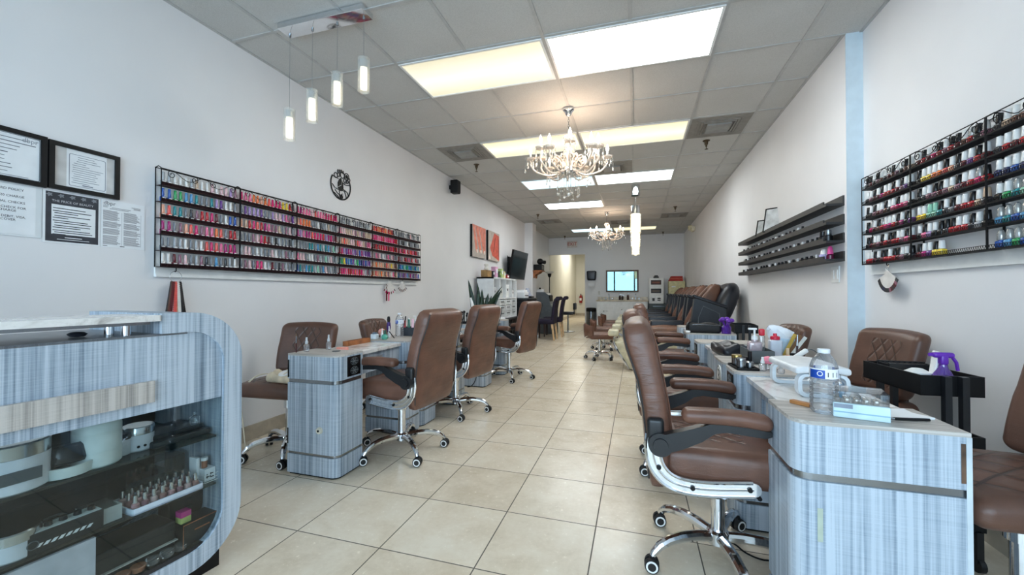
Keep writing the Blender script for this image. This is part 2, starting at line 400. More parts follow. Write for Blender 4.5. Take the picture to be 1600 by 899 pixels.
# ---------------------------------------------------------------- camera, world, daylight
cam = bpy.data.cameras.new('camera'); camo = bpy.data.objects.new('camera', cam); COL.objects.link(camo)
cam.lens = 636.6 / 1600 * 36; cam.sensor_width = 36; cam.clip_start = .05; cam.clip_end = 200
yaw, pit, rol = .2955, .0115, .0006
cw = V((-math.sin(yaw) * math.cos(pit), math.cos(yaw) * math.cos(pit), math.sin(pit))); cr = V((math.cos(yaw), math.sin(yaw), 0)); cu_ = cr.cross(cw)
r2 = cr * math.cos(rol) + cu_ * math.sin(rol); u2 = cu_ * math.cos(rol) - cr * math.sin(rol)
camo.matrix_world = Matrix(((r2.x, u2.x, -cw.x, 0), (r2.y, u2.y, -cw.y, 0), (r2.z, u2.z, -cw.z, 1.15), (0, 0, 0, 1)))
SC.camera = camo
w = bpy.data.worlds.new('world'); SC.world = w; w.use_nodes = True
bg = w.node_tree.nodes['Background']; bg.inputs[0].default_value = (.66, .82, 1, 1); bg.inputs[1].default_value = WORLD
def area(name, loc, rot, sx, sy, power, c):
    L = bpy.data.lights.new(name, 'AREA'); L.shape = 'RECTANGLE'; L.size = sx; L.size_y = sy; L.energy = power; L.color = c
    o = bpy.data.objects.new(name, L); COL.objects.link(o); o.location = loc; o.rotation_euler = rot; return o
area('daylight', ((XL + XN) / 2, YF - .35, 1.55), (rad(90), 0, 0), 4.2, 2.5, DAY, (.61, .81, 1))
area('corridor_lamp', ((XL + XD) / 2, 17.3, ZC - .03), (0, 0, 0), .6, 2.4, 26, (1, .97, .88))
SC.view_settings.view_transform = 'Standard'; SC.view_settings.look = 'None'; SC.view_settings.gamma = 1; SC.view_settings.use_curve_mapping = False
SC.view_settings.exposure = EXPO
SC.cycles.use_denoising = True
SC.cycles.max_bounces = 10; SC.cycles.diffuse_bounces = 5; SC.cycles.transparent_max_bounces = 24
# ---------------------------------------------------------------- chairs
def star_base(root, r=.30, rot=0.0, legs=5, wheels=True):
    """chrome five-star base with twin-wheel casters"""
    b = MB(); b.lathe([(.02, .085), (.045, .085), (.045, .13), (.036, .14), (.02, .14)], n=20)
    hub = b.build('hub', CHROME, root)
    for k in range(legs):
        a = rot + 2 * PI * k / legs; c, s_ = math.cos(a), math.sin(a)
        pts = [(.03, .112), (.10, .122), (.17, .124), (.225, .115), (.265, .098), (.29, .075), (.298, .062)]
        m = MB().tube([(c * q * r / .3, s_ * q * r / .3, z) for q, z in pts], [.021, .0215, .021, .0195, .018, .015, .012], 10)
        leg = m.build('leg', CHROME, root)
        cx, cy = c * r, s_ * r; wa = a + PI / 2 + (.9 if k % 2 else -.5)
        tx, ty = math.cos(wa), math.sin(wa)          # axle direction
        w = MB(); w.mat(0)
        for sg in (-1, 1):
            p0 = (cx + tx * .006 * sg, cy + ty * .006 * sg, .03); p1 = (cx + tx * .024 * sg, cy + ty * .024 * sg, .03)
            w.mat(0).cyl(p0, p1, .030, .028, 18)
            q1 = (cx + tx * .0255 * sg, cy + ty * .0255 * sg, .03)
            w.mat(1).cyl(p1, q1, .0235, .0235, 18)
            w.mat(0).cyl(q1, (cx + tx * .0265 * sg, cy + ty * .0265 * sg, .03), .0165, .0165, 14)
        w.mat(0).tube([(cx - c * .008, cy - s_ * .008, .03), (cx - c * .004, cy - s_ * .004, .052), (cx, cy, .066)], .013, 8)
        w.build('caster', [RUBBER, WHITE], leg)

def smooth(path, k=4):
    P = [V(p) for p in path]; out = []
    for i in range(len(P) - 1):
        a, b, c, d = P[max(0, i - 1)], P[i], P[i + 1], P[min(len(P) - 1, i + 2)]
        for j in range(k):
            t = j / k; out.append(tuple(.5 * ((2 * b) + (c - a) * t + (2 * a - 5 * b + 4 * c - d) * t * t + (3 * b - a - 3 * c + d) * t ** 3)))
    return out + [tuple(P[-1])]
def supersec(c, wx, wz, n=20, e=.55, ux=V((1, 0, 0)), uz=V((0, 1, 0))):
    out = []
    for j in range(n):
        a = 2 * PI * j / n; ca, sa = math.cos(a), math.sin(a)
        x = math.copysign(abs(ca) ** e, ca) * wx; z = math.copysign(abs(sa) ** e, sa) * wz
        out.append(V(c) + ux * x + uz * z)
    return out

def exec_chair(label, loc, rz, baserot=0.3):
    """high-backed padded client chair, faces +Y"""
    t = thing('salon_armchair', label, 'chair', loc, rz, 'brown client armchairs')
    star_base(t, .31, baserot)
    MB().cyl((0, 0, .13), (0, 0, .36), .027, .027, 18).cyl((0, 0, .30), (0, 0, .39), .034, .034, 18).build('gas_column', CHROME, t)
    m = MB().rbox((0, .0, .395), (.20, .24, .045), .012); m.cyl((.1, .09, .385), (.2, .11, .375), .008, .008, 8).cyl((0, .12, .37), (0, .20, .36), .026, .03, 12)
    m.build('tilt_mechanism', BLKP, t)
    def fn(x, y, z):
        fr = max(0, (y - .10) / .17); up = .5 + z / .13
        z2 = z + .016 * (1 - (x / .26) ** 2) * (1 - (y / .27) ** 2) * up - .03 * fr * fr * up + .012 * abs(x / .26) ** 3 * up
        return (x * (1 - .06 * max(0, -y / .27)), y, z2)
    MB().rbox((0, .01, .475), (.485, .49, .13), .045, 4, (6, 6, 1), fn).build('seat', LEAQ, t)
    e = MB() if True else MB().tube([(sx * .237, y, .483) for sx in (1,) for y in (-.2, 0, .16, .21)] + [(.19, .25, .475), (0, .257, .475), (-.19, .25, .475)] + [(-.237, y, .483) for y in (.21, .16, 0, -.2)], .0035, 6)
    # backrest: centre line (y, z), half width, half depth
    st = [(-.245, .375, .10, .02), (-.247, .385, .225, .035), (-.25, .42, .245, .043), (-.25, .50, .255, .05), (-.252, .60, .258, .055), (-.262, .70, .255, .056), (-.28, .80, .248, .056),
          (-.30, .87, .24, .06), (-.315, .93, .236, .066), (-.327, .975, .232, .064), (-.336, 1.006, .224, .056), (-.341, 1.023, .206, .042), (-.343, 1.031, .16, .02)]
    secs = []
    for i, (y, z, w_, d) in enumerate(st):
        a = st[max(0, i - 1)]; b = st[min(len(st) - 1, i + 1)]
        tg = V((0, b[0] - a[0], b[1] - a[1])).normalized(); nrm = V((0, tg.z, -tg.y))
        secs.append(supersec((0, y, z), w_, d, 28, .42, V((1, 0, 0)), nrm))
    bk = MB().loft(secs).build('backrest', LEAR, t, ang=60)
    # seams: piping down both sides of the back shell and the front panel
    for sg in (-1, 1):
        for off in (-.82, .8):
            p = []
            for (y, z, w_, d) in st[2:11]: p.append((sg * w_ * (.985 if off < 0 else .80), y + off * d * (1.0 if off < 0 else 1.22), z + .0 * off))
            MB().tube(p, .0035, 6).build('piping', DARK if off < 0 else LEA, bk)
    for sg in (-1, 1):
        # chrome side bracket: a deep channel sweeping from back to seat side
        path = [(-.268, .60), (-.272, .545), (-.262, .49), (-.235, .447), (-.195, .422), (-.14, .412), (-.06, .414), (.02, .424), (.075, .431)]
        path = smooth(path, 4); x0 = sg * .245; m = MB(); up_, lo_ = [], []
        for i, (y, z) in enumerate(path):
            a = path[max(0, i - 1)]; b = path[min(len(path) - 1, i + 1)]
            tg = V((b[0] - a[0], b[1] - a[1])).normalized(); nn = V((-tg.y, tg.x)); hw = .026
            up_.append((y + nn.x * hw, z + nn.y * hw)); lo_.append((y - nn.x * hw, z - nn.y * hw))
        # rounded front end
        y, z = path[-1]
        end = [(y + .026 * math.sin(q), z - .026 * math.cos(q)) for q in (rad(35), rad(65), rad(90), rad(115), rad(145))]
        poly = lo_ + end + up_[::-1]
        m.prism(poly, min(x0, x0 + sg * .014), max(x0, x0 + sg * .014), 'YZ')
        m.tube([(x0 + sg * .014, y_, z_) for y_, z_ in up_], .0065, 6).tube([(x0 + sg * .014, y_, z_) for y_, z_ in lo_], .0065, 6)
        m.tube([(x0 + sg * .013, y_, z_) for y_, z_ in path], .0045, 6)
        br = m.build('bracket', CHROME, t)
        for (y, z) in ((-.25, .475), (-.13, .412), (.062, .431)):
            MB().cyl((x0 + sg * .012, y, z), (x0 + sg * .021, y, z), .0095, .0085, 12).build('bolt', BLACK, br)
        # flip-up arm
        am = MB().cyl((sg * .25, -.245, .572), (sg * .296, -.245, .572), .046, .044, 22).cyl((sg * .292, -.245, .572), (sg * .303, -.245, .572), .028, .026, 18)
        am.rbox((sg * .266, -.262, .625), (.036, .062, .085), .016)
        pth = [(-.235, .575), (-.17, .597), (-.10, .628), (-.06, .652), (-.02, .658), (.04, .652), (.105, .645), (.125, .648)]
        hh = [.036, .034, .028, .020, .016, .015, .013, .008]; secs = []
        for (y, z), h in zip(pth, hh): secs.append([V((sg * .274 + sx * .021, y, z + sz * h)) for sx, sz in ((-1, -1), (1, -1), (1, 1), (-1, 1))])
        am.loft(secs); arm = am.build('arm', BLKP, t)
        def af(x, y, z): return (x * (1 - .12 * max(0, y / .17)), y, z + .006 * (1 - (y / .18) ** 2) - .012 * max(0, y / .17) ** 2)
        MB().rbox((sg * .277, -.02, .688), (.076, .30, .054), .026, 4, (1, 4, 1), af).build('arm_pad', LEA, arm)
    return t

def tech_chair(label, loc, rz, baserot=.2, zs=0.0):
    """armless diamond-stitched technician chair, faces +Y"""
    t = thing('technician_chair', label, 'chair', loc, rz, 'armless technician chairs')
    star_base(t, .28, baserot)
    MB().cyl((0, 0, .13), (0, 0, .43 + zs), .024, .024, 16).cyl((0, 0, .33 + zs), (0, 0, .45 + zs), .036, .036, 18).build('gas_column', CHROME, t)
    def sf(x, y, z):
        return (x * (1 - .08 * max(0, -y / .22)), y, z + (.012 * (1 - (x / .23) ** 2) - .02 * max(0, (y - .1) / .12) ** 2) * (.5 + z / .1))
    MB().rbox((0, .02, .49 + zs), (.47, .45, .10), .04, 4, (5, 5, 1), sf).build('seat', LEAS, t)
    MB().rbox((0, -.02, .437 + zs), (.2, .2, .02), .006).tube([(0, -.1, .44 + zs), (0, -.22, .44 + zs), (0, -.265, .47 + zs), (0, -.275, .56 + zs), (0, -.27, .68 + zs)], .017, 8).build('back_support', BLKP, t)
    def bf(x, y, z):
        k = 1 - .10 * max(0, -z / .2) ** 2
        return (x * k, y + .04 * (x / .23) ** 2 - .05 * (z / .2), z - .012 * (x / .23) ** 2 * (1 if z > 0 else 0))
    m = MB().rbox((0, -.205, .735 + zs), (.47, .085, .37), .04, 4, (6, 1, 6), bf)
    m.build('backrest', LEAB, t)
    return t

exec_chair('brown padded armchair in left foreground drawn up to desk number 1', (-1.625, 2.60, 0), rad(85), .35)
exec_chair('brown padded armchair at desk number 2, second on the left', (-1.66, 3.60, 0), rad(82), .1)
exec_chair('brown padded armchair farthest along the left row of desks', (-1.62, 5.2, 0), rad(78), .0)
exec_chair('large brown padded armchair in right foreground with creased back', (.332, 1.935, 0), rad(-90), .18)
exec_chair('brown padded armchair at desk number 3, second on the right', (.30, 2.88, 0), rad(-90), .3)
exec_chair('brown padded armchair farthest along the right row of desks', (.36, 4.45, 0), rad(-90), .5)
tech_chair('brown technician chair with a cloth on it by left wall', (-2.37, 2.33, 0), rad(184), .9)
tech_chair('brown technician chair half hidden behind bottles on desk number 1', (-2.34, 3.57, 0), rad(-82), .2, -.04)
tech_chair('brown technician chair against right wall behind the black trolley', (1.2, 2.85, 0), rad(98), .4, .02)
tech_chair('brown technician chair cut off by the right edge of the photo', (1.14, 1.68, 0), rad(90), rad(-90), .05)
tech_chair('brown technician chair behind white tissue packet on the right', (1.07, 3.98, 0), rad(95), .2, -.04)
# ---------------------------------------------------------------- manicure desks
def m_marble():
    t = NT('marble_top'); t.set(.12)
    a = t.noise(t.coord(), 5.5, 6, .62, 1.6); b = t.noise(t.coord(), 22, 4, .7, .8)
    f = t.math('ADD', t.math('MULTIPLY', a, .8), t.math('MULTIPLY', b, .2))
    t.col(t.ramp(f, [(.30, (150, 144, 140)), (.42, (206, 202, 198)), (.5, (236, 234, 231)), (.62, (222, 219, 215)), (.75, (170, 164, 160))])); return t.m
MARBLE = m_marble()
FAND = plain((10, 10, 12), .25)
def pedestal(root, x0, x1, y0, y1, which):
    b = MB()
    def body(z0, z1, r=.05, ins=0): b.prism(rrect(x0 + ins, x1 - ins, y0 + ins, y1 - ins, r, 7, which), z0, z1)
    body(.012, .128); body(.146, .578); body(.602, .748)
    p = b.build('pedestal', LAM, root)
    MB().prism(rrect(x0, x1, y0, y1, .05, 7, which), .748, .76).build('top_panel', LAMT, p)
    for (z0, z1) in ((.128, .146), (.578, .602)):
        MB().prism(rrect(x0 + .006, x1 - .006, y0 + .006, y1 - .006, .046, 7, which), z0, z1).build('chrome_strip', STEEL, p)
    MB().prism(rrect(x0 + .01, x1 - .01, y0 + .01, y1 - .01, .046, 7, which), 0, .012).build('foot', BLACK, p)
    return p
def desk(label, side, X0, X1, ya, yb, yc, yd, fan_near=True, number=None, num_near=False):
    """two pedestals (ya-yb and yc-yd) bridged by a marble slab. side=+1: clients sit at the X1 face, -1: at the X0 face"""
    t = thing('manicure_desk', label, 'desk', (0, 0, 0), 0, 'manicure desks')
    xf = X1 if side > 0 else X0; xb = X0 if side > 0 else X1
    wn = (0, 1, 0, 0) if side > 0 else (1, 0, 0, 0); wf = (0, 1, 1, 0) if side > 0 else (1, 0, 0, 1)
    pn = pedestal(t, X0, X1, ya, yb, wn); pf = pedestal(t, X0, X1, yc, yd, wf)
    xo = xf - side * .048; xr = xf - side * .066
    MB().prism(rrect(min(xo, xb), max(xo, xb), yb - .0, yc + .0, .004, 2), .722, .744).build('marble_slab', MARBLE, t)
    # fascia with a shallow recessed drawer
    ym = (yb + yc) / 2; hw = min(.075, (yc - yb) * .2); a, b_ = sorted((xr, xr - side * .018))
    m = MB()
    m.box(a, b_, yb, ym - hw, .585, .722).box(a, b_, ym + hw, yc, .585, .722).box(a, b_, ym - hw, ym + hw, .685, .722).box(a, b_, ym - hw, ym + hw, .585, .602)
    fa = m.build('fascia', LAM, t)
    a2, b2 = sorted((xr - side * .016, xr - side * .022)); MB().box(a2, b2, ym - hw, ym + hw, .602, .685).build('drawer_front', WHITE, fa)
    xq = xb + side * .02; a3, b3 = sorted((xb, xq)); MB().box(a3, b3, yb, yc, .58, .722).build('back_rail', LAM, t)
    MB().box(min(xb, xf) + .03, max(xb, xf) - .03, yb, yc, .05, .07).build('foot_shelf', LAMW, t) if False else None
    # black extractor panel
    p, y0, y1 = (pn, ya, yb) if fan_near else (pf, yc, yd)
    ymid = (y0 + y1) / 2 + (.03 if fan_near else -.03); hw = .062
    e0, e1 = sorted((xf + side * .001, xf + side * .005))
    m = MB().box(e0, e1, ymid - hw, ymid + hw, .615, .74); ex = side * .006
    fp = m.build('extractor_panel', FAND, p)
    m = MB()
    for zz in (.707, .648):
        for k in range(3): m.tube([(xf + ex, ymid + (.012 + .012 * k) * math.cos(q * PI / 8), zz + (.012 + .012 * k) * .66 * math.sin(q * PI / 8)) for q in range(16)], .0012, 4, True)
        for k in range(6):
            q = k * PI / 3; m.tube([(xf + ex, ymid, zz), (xf + ex, ymid + .036 * math.cos(q), zz + .024 * math.sin(q))], .0022, 4)
    m.build('fan_grille', GREY, fp)
    if number:
        p2, ya2, yb2 = (pn, ya, yb) if num_near else (pf, yc, yd); yn = (ya2 + yb2) / 2 + (-.02 if not num_near else -.035)
        tagb = MB(); tagb.mat(0).prism([(yn + .064 * math.cos(q * PI / 14), .665 + .066 * math.sin(q * PI / 14)) for q in range(28)], *sorted((xf + side * .001, xf + side * .005)), 'YZ')
        tagb.mat(1).ring([(yn + .0615 * math.cos(q * PI / 14), .665 + .0635 * math.sin(q * PI / 14)) for q in range(28)], [(yn + .0565 * math.cos(q * PI / 14), .665 + .0595 * math.sin(q * PI / 14)) for q in range(28)], *sorted((xf + side * .0045, xf + side * .0058)), 'YZ')
        o = tagb.build('number_plate', [WHITE, BLACK], p2)
        text_mesh('numeral', number, .105, BLACK, o, (xf + side * .0056, yn, .667), (rad(90), 0, rad(90) if side > 0 else rad(-90)), .0006, 'CENTER', 1.25)
    return t, pn
LX0, LX1, RX0, RX1 = -2.12, -1.742, .46, .885
d1, pn1 = desk('grey laminate manicure desk number 1 in left foreground', 1, LX0, LX1, 2.07, 2.31, 2.85, 3.09, True, '1')
desk('grey laminate manicure desk number 2, behind desk 1 on the left', 1, LX0, LX1, 3.10, 3.34, 3.80, 4.04, True, '2')
desk('grey laminate manicure desk with snake plant beside it, last on the left', 1, LX0, LX1, 4.60, 4.84, 5.36, 5.60)
d4, pn4 = desk('blue-grey laminate manicure desk in right foreground under the water bottle', -1, RX0, RX1, 1.45, 1.70, 2.22, 2.47, False)
desk('blue-grey laminate manicure desk number 3 on the right', -1, RX0, RX1, 2.49, 2.78, 3.46, 3.72, False, '3', True)
desk('blue-grey laminate manicure desk with black bag on it, last on the right', -1, RX0, RX1, 4.20, 4.45, 4.98, 5.22, True)
# cable port, bumper and worn edges seen on the two foreground desks
MB().lathe([(.012, 0), (.026, 0), (.026, .003), (.012, .003)], (-1.89, 2.235, .7602), 18).build('cable_port', GREY, pn1)
o = MB().mat(0).cyl((-1.87, 2.07, .295), (-1.87, 2.056, .295), .022, .018, 18).mat(1).cyl((-1.87, 2.056, .295), (-1.87, 2.053, .295), .007, .007, 10).build('wall_bumper', [plain((222, 218, 200), .5), BLACK], pn1)
MB().box(-2.1205, -2.108, 2.0685, 2.071, .61, .72).box(-2.1205, -2.112, 2.0685, 2.071, .19, .29).build('hinge', BLACK, pn1)
MB().box(.862, .872, 1.4485, 1.451, .62, .73).build('worn_edge', plain((96, 74, 58), .8, 0, .3), pn4)
MB().box(.521, .535, 1.4488, 1.4502, .40, .50).build('tape_strip', plain((176, 186, 170), .6), pn4)
MB().box(.873, .886, 1.4488, 1.4502, .012, .748).build('edge_band', plain((196, 206, 212), .4), pn4)
# ---------------------------------------------------------------- reception desk (local x = outward from the front, y = towards the far end)
RO = (-1.62, 1.34); PH = rad(5.5)
def rw(s, inn, z=0): return (RO[0] - s * math.sin(PH) - inn * math.cos(PH), RO[1] - s * math.cos(PH) + inn * math.sin(PH), z)
RL = 1.45
t = thing('reception_desk', 'curved blue-grey laminate reception desk with glass showcase in left foreground', 'reception desk', (RO[0], RO[1], 0), -PH)
out = rrect(-.55, 0, .07, 1.071, .2, 12, (0, 1, 1, 0)); inn = rrect(-.48, -.075, .145, .997, .13, 12, (0, 1, 1, 0))
# open rounded hoop at the far end: upper arm, end panel and lower arm in one sweep, 0.5 m deep
hoop = [(-.30, 1.071)] + [p for p in out if p[0] > -.29 and p[1] > .5][::-1][::-1]
def hoop_poly(w0, y_top_end):
    o_ = [p for p in rrect(-3, 0, .07, 1.071, .2, 12, (0, 1, 1, 0)) if p[0] > -2.9]
    i_ = [p for p in rrect(-3, -w0, .07 + w0, 1.071 - w0, .13, 12, (0, 1, 1, 0)) if p[0] > -2.9]
    return o_, i_
o_, i_ = hoop_poly(.074, 0)
poly = [(-RL, .07)] + o_ + [(-.294, 1.071), (-.294, .997)] + i_[::-1] + [(-RL, .144)]
MB().prism(poly, -.5, .0, 'YZ').build('frame', LAM, t)
# upright back panel of the hoop and interior box
MB().box(-.5, -.48, -RL, -.07, .144, .72).box(-.48, -.03, -RL, -RL + .02, .144, .997).build('carcass', DARK, t)
MB().box(-.42, -.008, -RL, -.08, .144, .16).build('cabinet_floor', DARK, t)
MB().box(-.012, -.008, -RL, -.078, .16, .719).build('glass_pane', clear('showcase_glass', (238, 243, 243), .03, fres=.28), t)
for z in (.565, .372): MB().box(-.47, -.02, -RL, -.09, z - .008, z).build('glass_shelf', clear('shelf_glass', (205, 222, 218), .06), t)
# fascia above the glass with its rounded far corner
fp = [(-RL, .719), (-.078, .719)] + [(max(-.074 - .13 + .13 * math.cos(q), -.204), .997 - .13 + .13 * math.sin(q)) for q in [PI / 2 * k / 10 for k in range(11)]] + [(-RL, .997)]
MB().prism(fp, -.06, -.012, 'YZ').build('fascia', LAM, t)
MB().box(-.5, -.012, -RL, -.204, .989, .9975).build('work_ledge', plain((120, 122, 126), .4), t)
MB().box(-.0125, .004, -RL, -.315, .757, .832).build('accent_strip', LAMW, t)
# marble bar counter on chrome stand-offs
MB().prism(rrect(-.21, .012, -RL, -.30, .008, 3), 1.045, 1.067).build('counter', MARBLE, t)
MB().box(-.2, 0, -RL, -.33, 1.034, 1.045).build('counter_plate', STEEL, t)
for s_, i2 in ((.405, .09), (.38, .04), (1.1, .09), (1.1, .04)):
    MB().cyl((-i2, -s_, .997), (-i2, -s_, 1.034), .0135, .0135, 18).build('standoff', CHROME, t)
MB().box(-.4, -.06, -RL + .05, -.05, 0, .07).build('plinth', BLACK, t)

# ---- goods in the showcase
JW = plain((214, 216, 222), .35); SILV = plain((200, 202, 205), .16, 1, .02); MILK = plain((214, 222, 220), .4)
def jar(label, s, i2, z, r, h, lid=True, body=JW, lidh=.028, lidm=None, name='jar', sx=1.0):
    o = thing(name, label, 'jar', rw(s, i2, z), -PH)
    MB().lathe([(r * .9, 0), (r, .006), (r, h * .9), (r * .93, h)], n=32).build('body', body, o)
    if lid: MB().lathe([(r * 1.01, h * .92), (r * 1.02, h * .93), (r * 1.02, h + lidh), (r * .96, h + lidh + .004), (.001, h + lidh + .004)], n=32).build('lid', lidm or SILV, o)
    return o
a = jar('tall white jar with silver lid at left end of upper showcase shelf', .625, .10, .5655, .083, .112)
MB().box(.0835, .0845, -.045, .04, .035, .07).build('printed_patch', GREY, a)
o = solo(MB().rbox((0, 0, .07), (.08, .05, .14), .003), 'product_box', plain((196, 198, 204), .5), 'plain white box between tall white jar and black bowl in showcase', 'box', rw(.545, .22, .5655), -PH)
o = thing('black_tub', 'black tub with shiny lid in white dish on upper showcase shelf', 'tub', rw(.51, .09, .5655), -PH)
MB().lathe([(.055, 0), (.066, .004), (.068, .036), (.06, .036), (.058, .01), (.001, .01)], n=32).build('dish', MILK, o)
MB().at(0, 0, .03, 0, 0, rad(-14)).lathe([(.05, 0), (.056, .01), (.056, .05), (.05, .06), (.001, .062)], n=28).build('tub_body', plain((16, 18, 24), .18), o)
jar('large frosted white jar without lid in the middle of upper showcase shelf', .43, .095, .5655, .062, .148, False, MILK)
jar('small white jar with dark lid right of the frosted white jar in showcase', .355, .12, .5655, .028, .06, True, JW, .012, BLACK)
a = jar('low white jar with silver lid near dark boxes in showcase', .30, .13, .5655, .046, .065, True, JW, .02)
for k in range(3): MB().cyl((.0455, -.02 + .02 * k, .02), (.0465, -.02 + .02 * k, .02), .005, .005, 10).build('printed_dot', BLACK, a)
for k, (s, i2, w, d, h, lab) in enumerate(((.185, .15, .20, .17, .022, 'flat dark box at bottom of the stack right on upper showcase shelf'), (.19, .17, .18, .15, .018, 'flat dark box on top of the stack right on upper showcase shelf'))):
    solo(MB().rbox((0, 0, h / 2), (d, w, h), .004), 'flat_box', plain((40, 46, 50), .3), lab, 'box', rw(s, i2, .5655 + (.022 if k else 0)), -PH, 'flat dark boxes in the showcase')
solo(MB().lathe([(.014, 0), (.018, .01), (.018, .03), (.007, .038), (.006, .05), (.001, .052)], n=16), 'glass_vial', BOTTLE, 'small clear glass vial at far right of upper showcase shelf', 'bottle', rw(.12, .11, .6056), -PH)
# middle shelf
a = jar('wide white jar with silver lid at left of middle showcase shelf', .625, .085, .3725, .062, .055, True, JW, .022)
b = thing('brush_display_box', 'black display box of brush heads on middle showcase shelf', 'box', rw(.525, .055, .3725), -PH)
MB().box(-.03, .03, -.085, .085, 0, .06).build('carton', plain((28, 28, 30), .4), b)
MB().box(-.025, .025, -.082, .082, .06, .0615).build('inner_tray', MILK, b)
for k in range(5): MB().cyl((0, -.066 + .033 * k, .0615), (0, -.066 + .033 * k, .074), .010, .009, 12).build('brush_head', BLACK, b)
m = MB()
for k in range(8): m.add([(.0305, -.07 + .016 * k, .018), (.0305, -.06 + .016 * k, .018), (.0305, -.052 + .016 * k, .028), (.0305, -.062 + .016 * k, .028)], [(0, 1, 2, 3)])
m.build('printed_stripes', PAPER, b)
MB().tube([(.032, -.075 + .012 * math.cos(q * PI / 8), .03 + .012 * math.sin(q * PI / 8)) for q in range(16)], .0016, 5, True).build('printed_ring', GREY, b)
o = thing('cable_coil', 'coil of dark cable behind the brush display box', 'cable', rw(.535, .15, .3725), -PH)
m = MB()
for k in range(3): m.tube([(.045 * math.cos(q * PI / 12), .055 * math.sin(q * PI / 12), .008 + .012 * k + .004 * math.sin(q)) for q in range(24)], .004, 6, True)
m.build('coil', GREY, o)
o = thing('open_carton', 'open white carton beside the brush display box in showcase', 'box', rw(.425, .09, .3725), -PH)
MB().ring([(-.05, -.04), (.05, -.04), (.05, .04), (-.05, .04)], [(-.046, -.036), (.046, -.036), (.046, .036), (-.046, .036)], 0, .05).build('carton', plain((188, 192, 190), .5), o)
MB().at(0, 0, .05, 0, 0, rad(8)).box(-.05, .05, -.045, .04, 0, .002).build('clear_sheet', CLEAR, o)
# tray of little bottles
TR = rw(.255, .085, .3725)
o = thing('polish_tray', 'white tray under rows of polish bottles on middle showcase shelf', 'tray', TR, -PH)
MB().prism(rrect(-.075, .075, -.115, .115, .01, 4), 0, .006).ring(rrect(-.075, .075, -.115, .115, .01, 4), rrect(-.071, .071, -.111, .111, .008, 4), 0, .022).build('tray', plain((214, 222, 236), .35), o)
PK = [plain(c, .3) for c in ((196, 150, 150), (150, 110, 116), (208, 176, 170), (170, 128, 120))]
proto = None; nth = ['first', 'second', 'third', 'fourth', 'fifth', 'sixth', 'seventh', 'eighth', 'ninth', 'tenth', 'eleventh', 'twelfth', 'thirteenth', 'fourteenth', 'fifteenth', 'sixteenth']
def tray_bottle(m):
    q = MB().lathe([(.009, 0), (.0115, .003), (.0115, .024), (.005, .03), (.001, .03)], n=12).build('tray_polish_bottle', m)
    MB().lathe([(.0062, .028), (.007, .029), (.0055, .055), (.001, .056)], n=10).build('cap', SILV, q); return q
protos = [tray_bottle(m) for m in PK]; used = set()
for r_ in range(3):
    for c in range(8):
        k = (r_ * 3 + c * 5) % 4; s_ = .255 + .096 - c * .0275; i2 = .085 - .05 + r_ * .04
        q = protos[k] if k not in used else copy_tree(protos[k]); used.add(k)
        tag(q, 'small %s polish bottle, %s from left, %s row of the white showcase tray' % (('rose', 'mauve', 'pale pink', 'tan')[k], nth[c], ('front', 'middle', 'back')[r_]), 'nail polish', 'polish bottles in the showcase tray')
        q.location = rw(s_, i2, .3785); q.rotation_euler = (0, 0, -PH)
o = thing('acrylic_case', 'clear acrylic lidded case at back of white showcase tray', 'case', rw(.2, .28, .3725), -PH)
MB().ring([(-.07, -.1), (.07, -.1), (.07, .1), (-.07, .1)], [(-.067, -.097), (.067, -.097), (.067, .097), (-.067, .097)], 0, .09).build('walls', CLEAR, o)
MB().box(-.07, .07, -.1, .1, .09, .094).build('lid', CLEAR, o)
solo(MB().rbox((0, 0, .05), (.05, .012, .10), .002).rbox((0, .02, .045), (.05, .012, .09), .002), 'white_carton', PAPER, 'white cartons standing upright right of the polish tray', 'box', rw(.125, .10, .3725), -PH)
o = thing('wire_basket', 'small white wire basket at right end of middle showcase shelf', 'basket', rw(.098, .07, .3725), -PH)
m = MB()
for z in (.004, .018, .032): m.tube([(-.035, -.026, z), (.035, -.026, z), (.035, .026, z), (-.035, .026, z)], .0015, 5, True)
for x, y in ((-.035, -.026), (0, -.026), (.035, -.026), (.035, .026), (0, .026), (-.035, .026)): m.cyl((x, y, .003), (x, y, .033), .0013, .0013, 5)
m.build('wire', WHITE, o)
o = solo(MB().mat(0).box(-.026, .026, -.02, .02, 0, .05).mat(1).box(.0262, .0266, -.015, -.002, .016, .02).box(.0262, .0266, -.013, -.010, .012, .03).box(.0262, .0266, .0, .003, .012, .032).box(.0262, .0266, .003, .014, .012, .016).box(.0262, .0266, .003, .012, .026, .03), 'printed_box', [PAPER, BLACK], 'small white printed box inside the wire basket', 'box', rw(.098, .07, .3775), -PH)
o = thing('sample_bottle', 'small copper bottle with white cap on top of the printed box', 'bottle', rw(.105, .07, .428), -PH)
MB().lathe([(.009, 0), (.0105, .002), (.0105, .03), (.001, .031)], n=14).build('body', plain((150, 92, 66), .25), o)
MB().lathe([(.0115, .03), (.012, .031), (.012, .042), (.001, .043)], n=14).build('cap', WHITE, o)
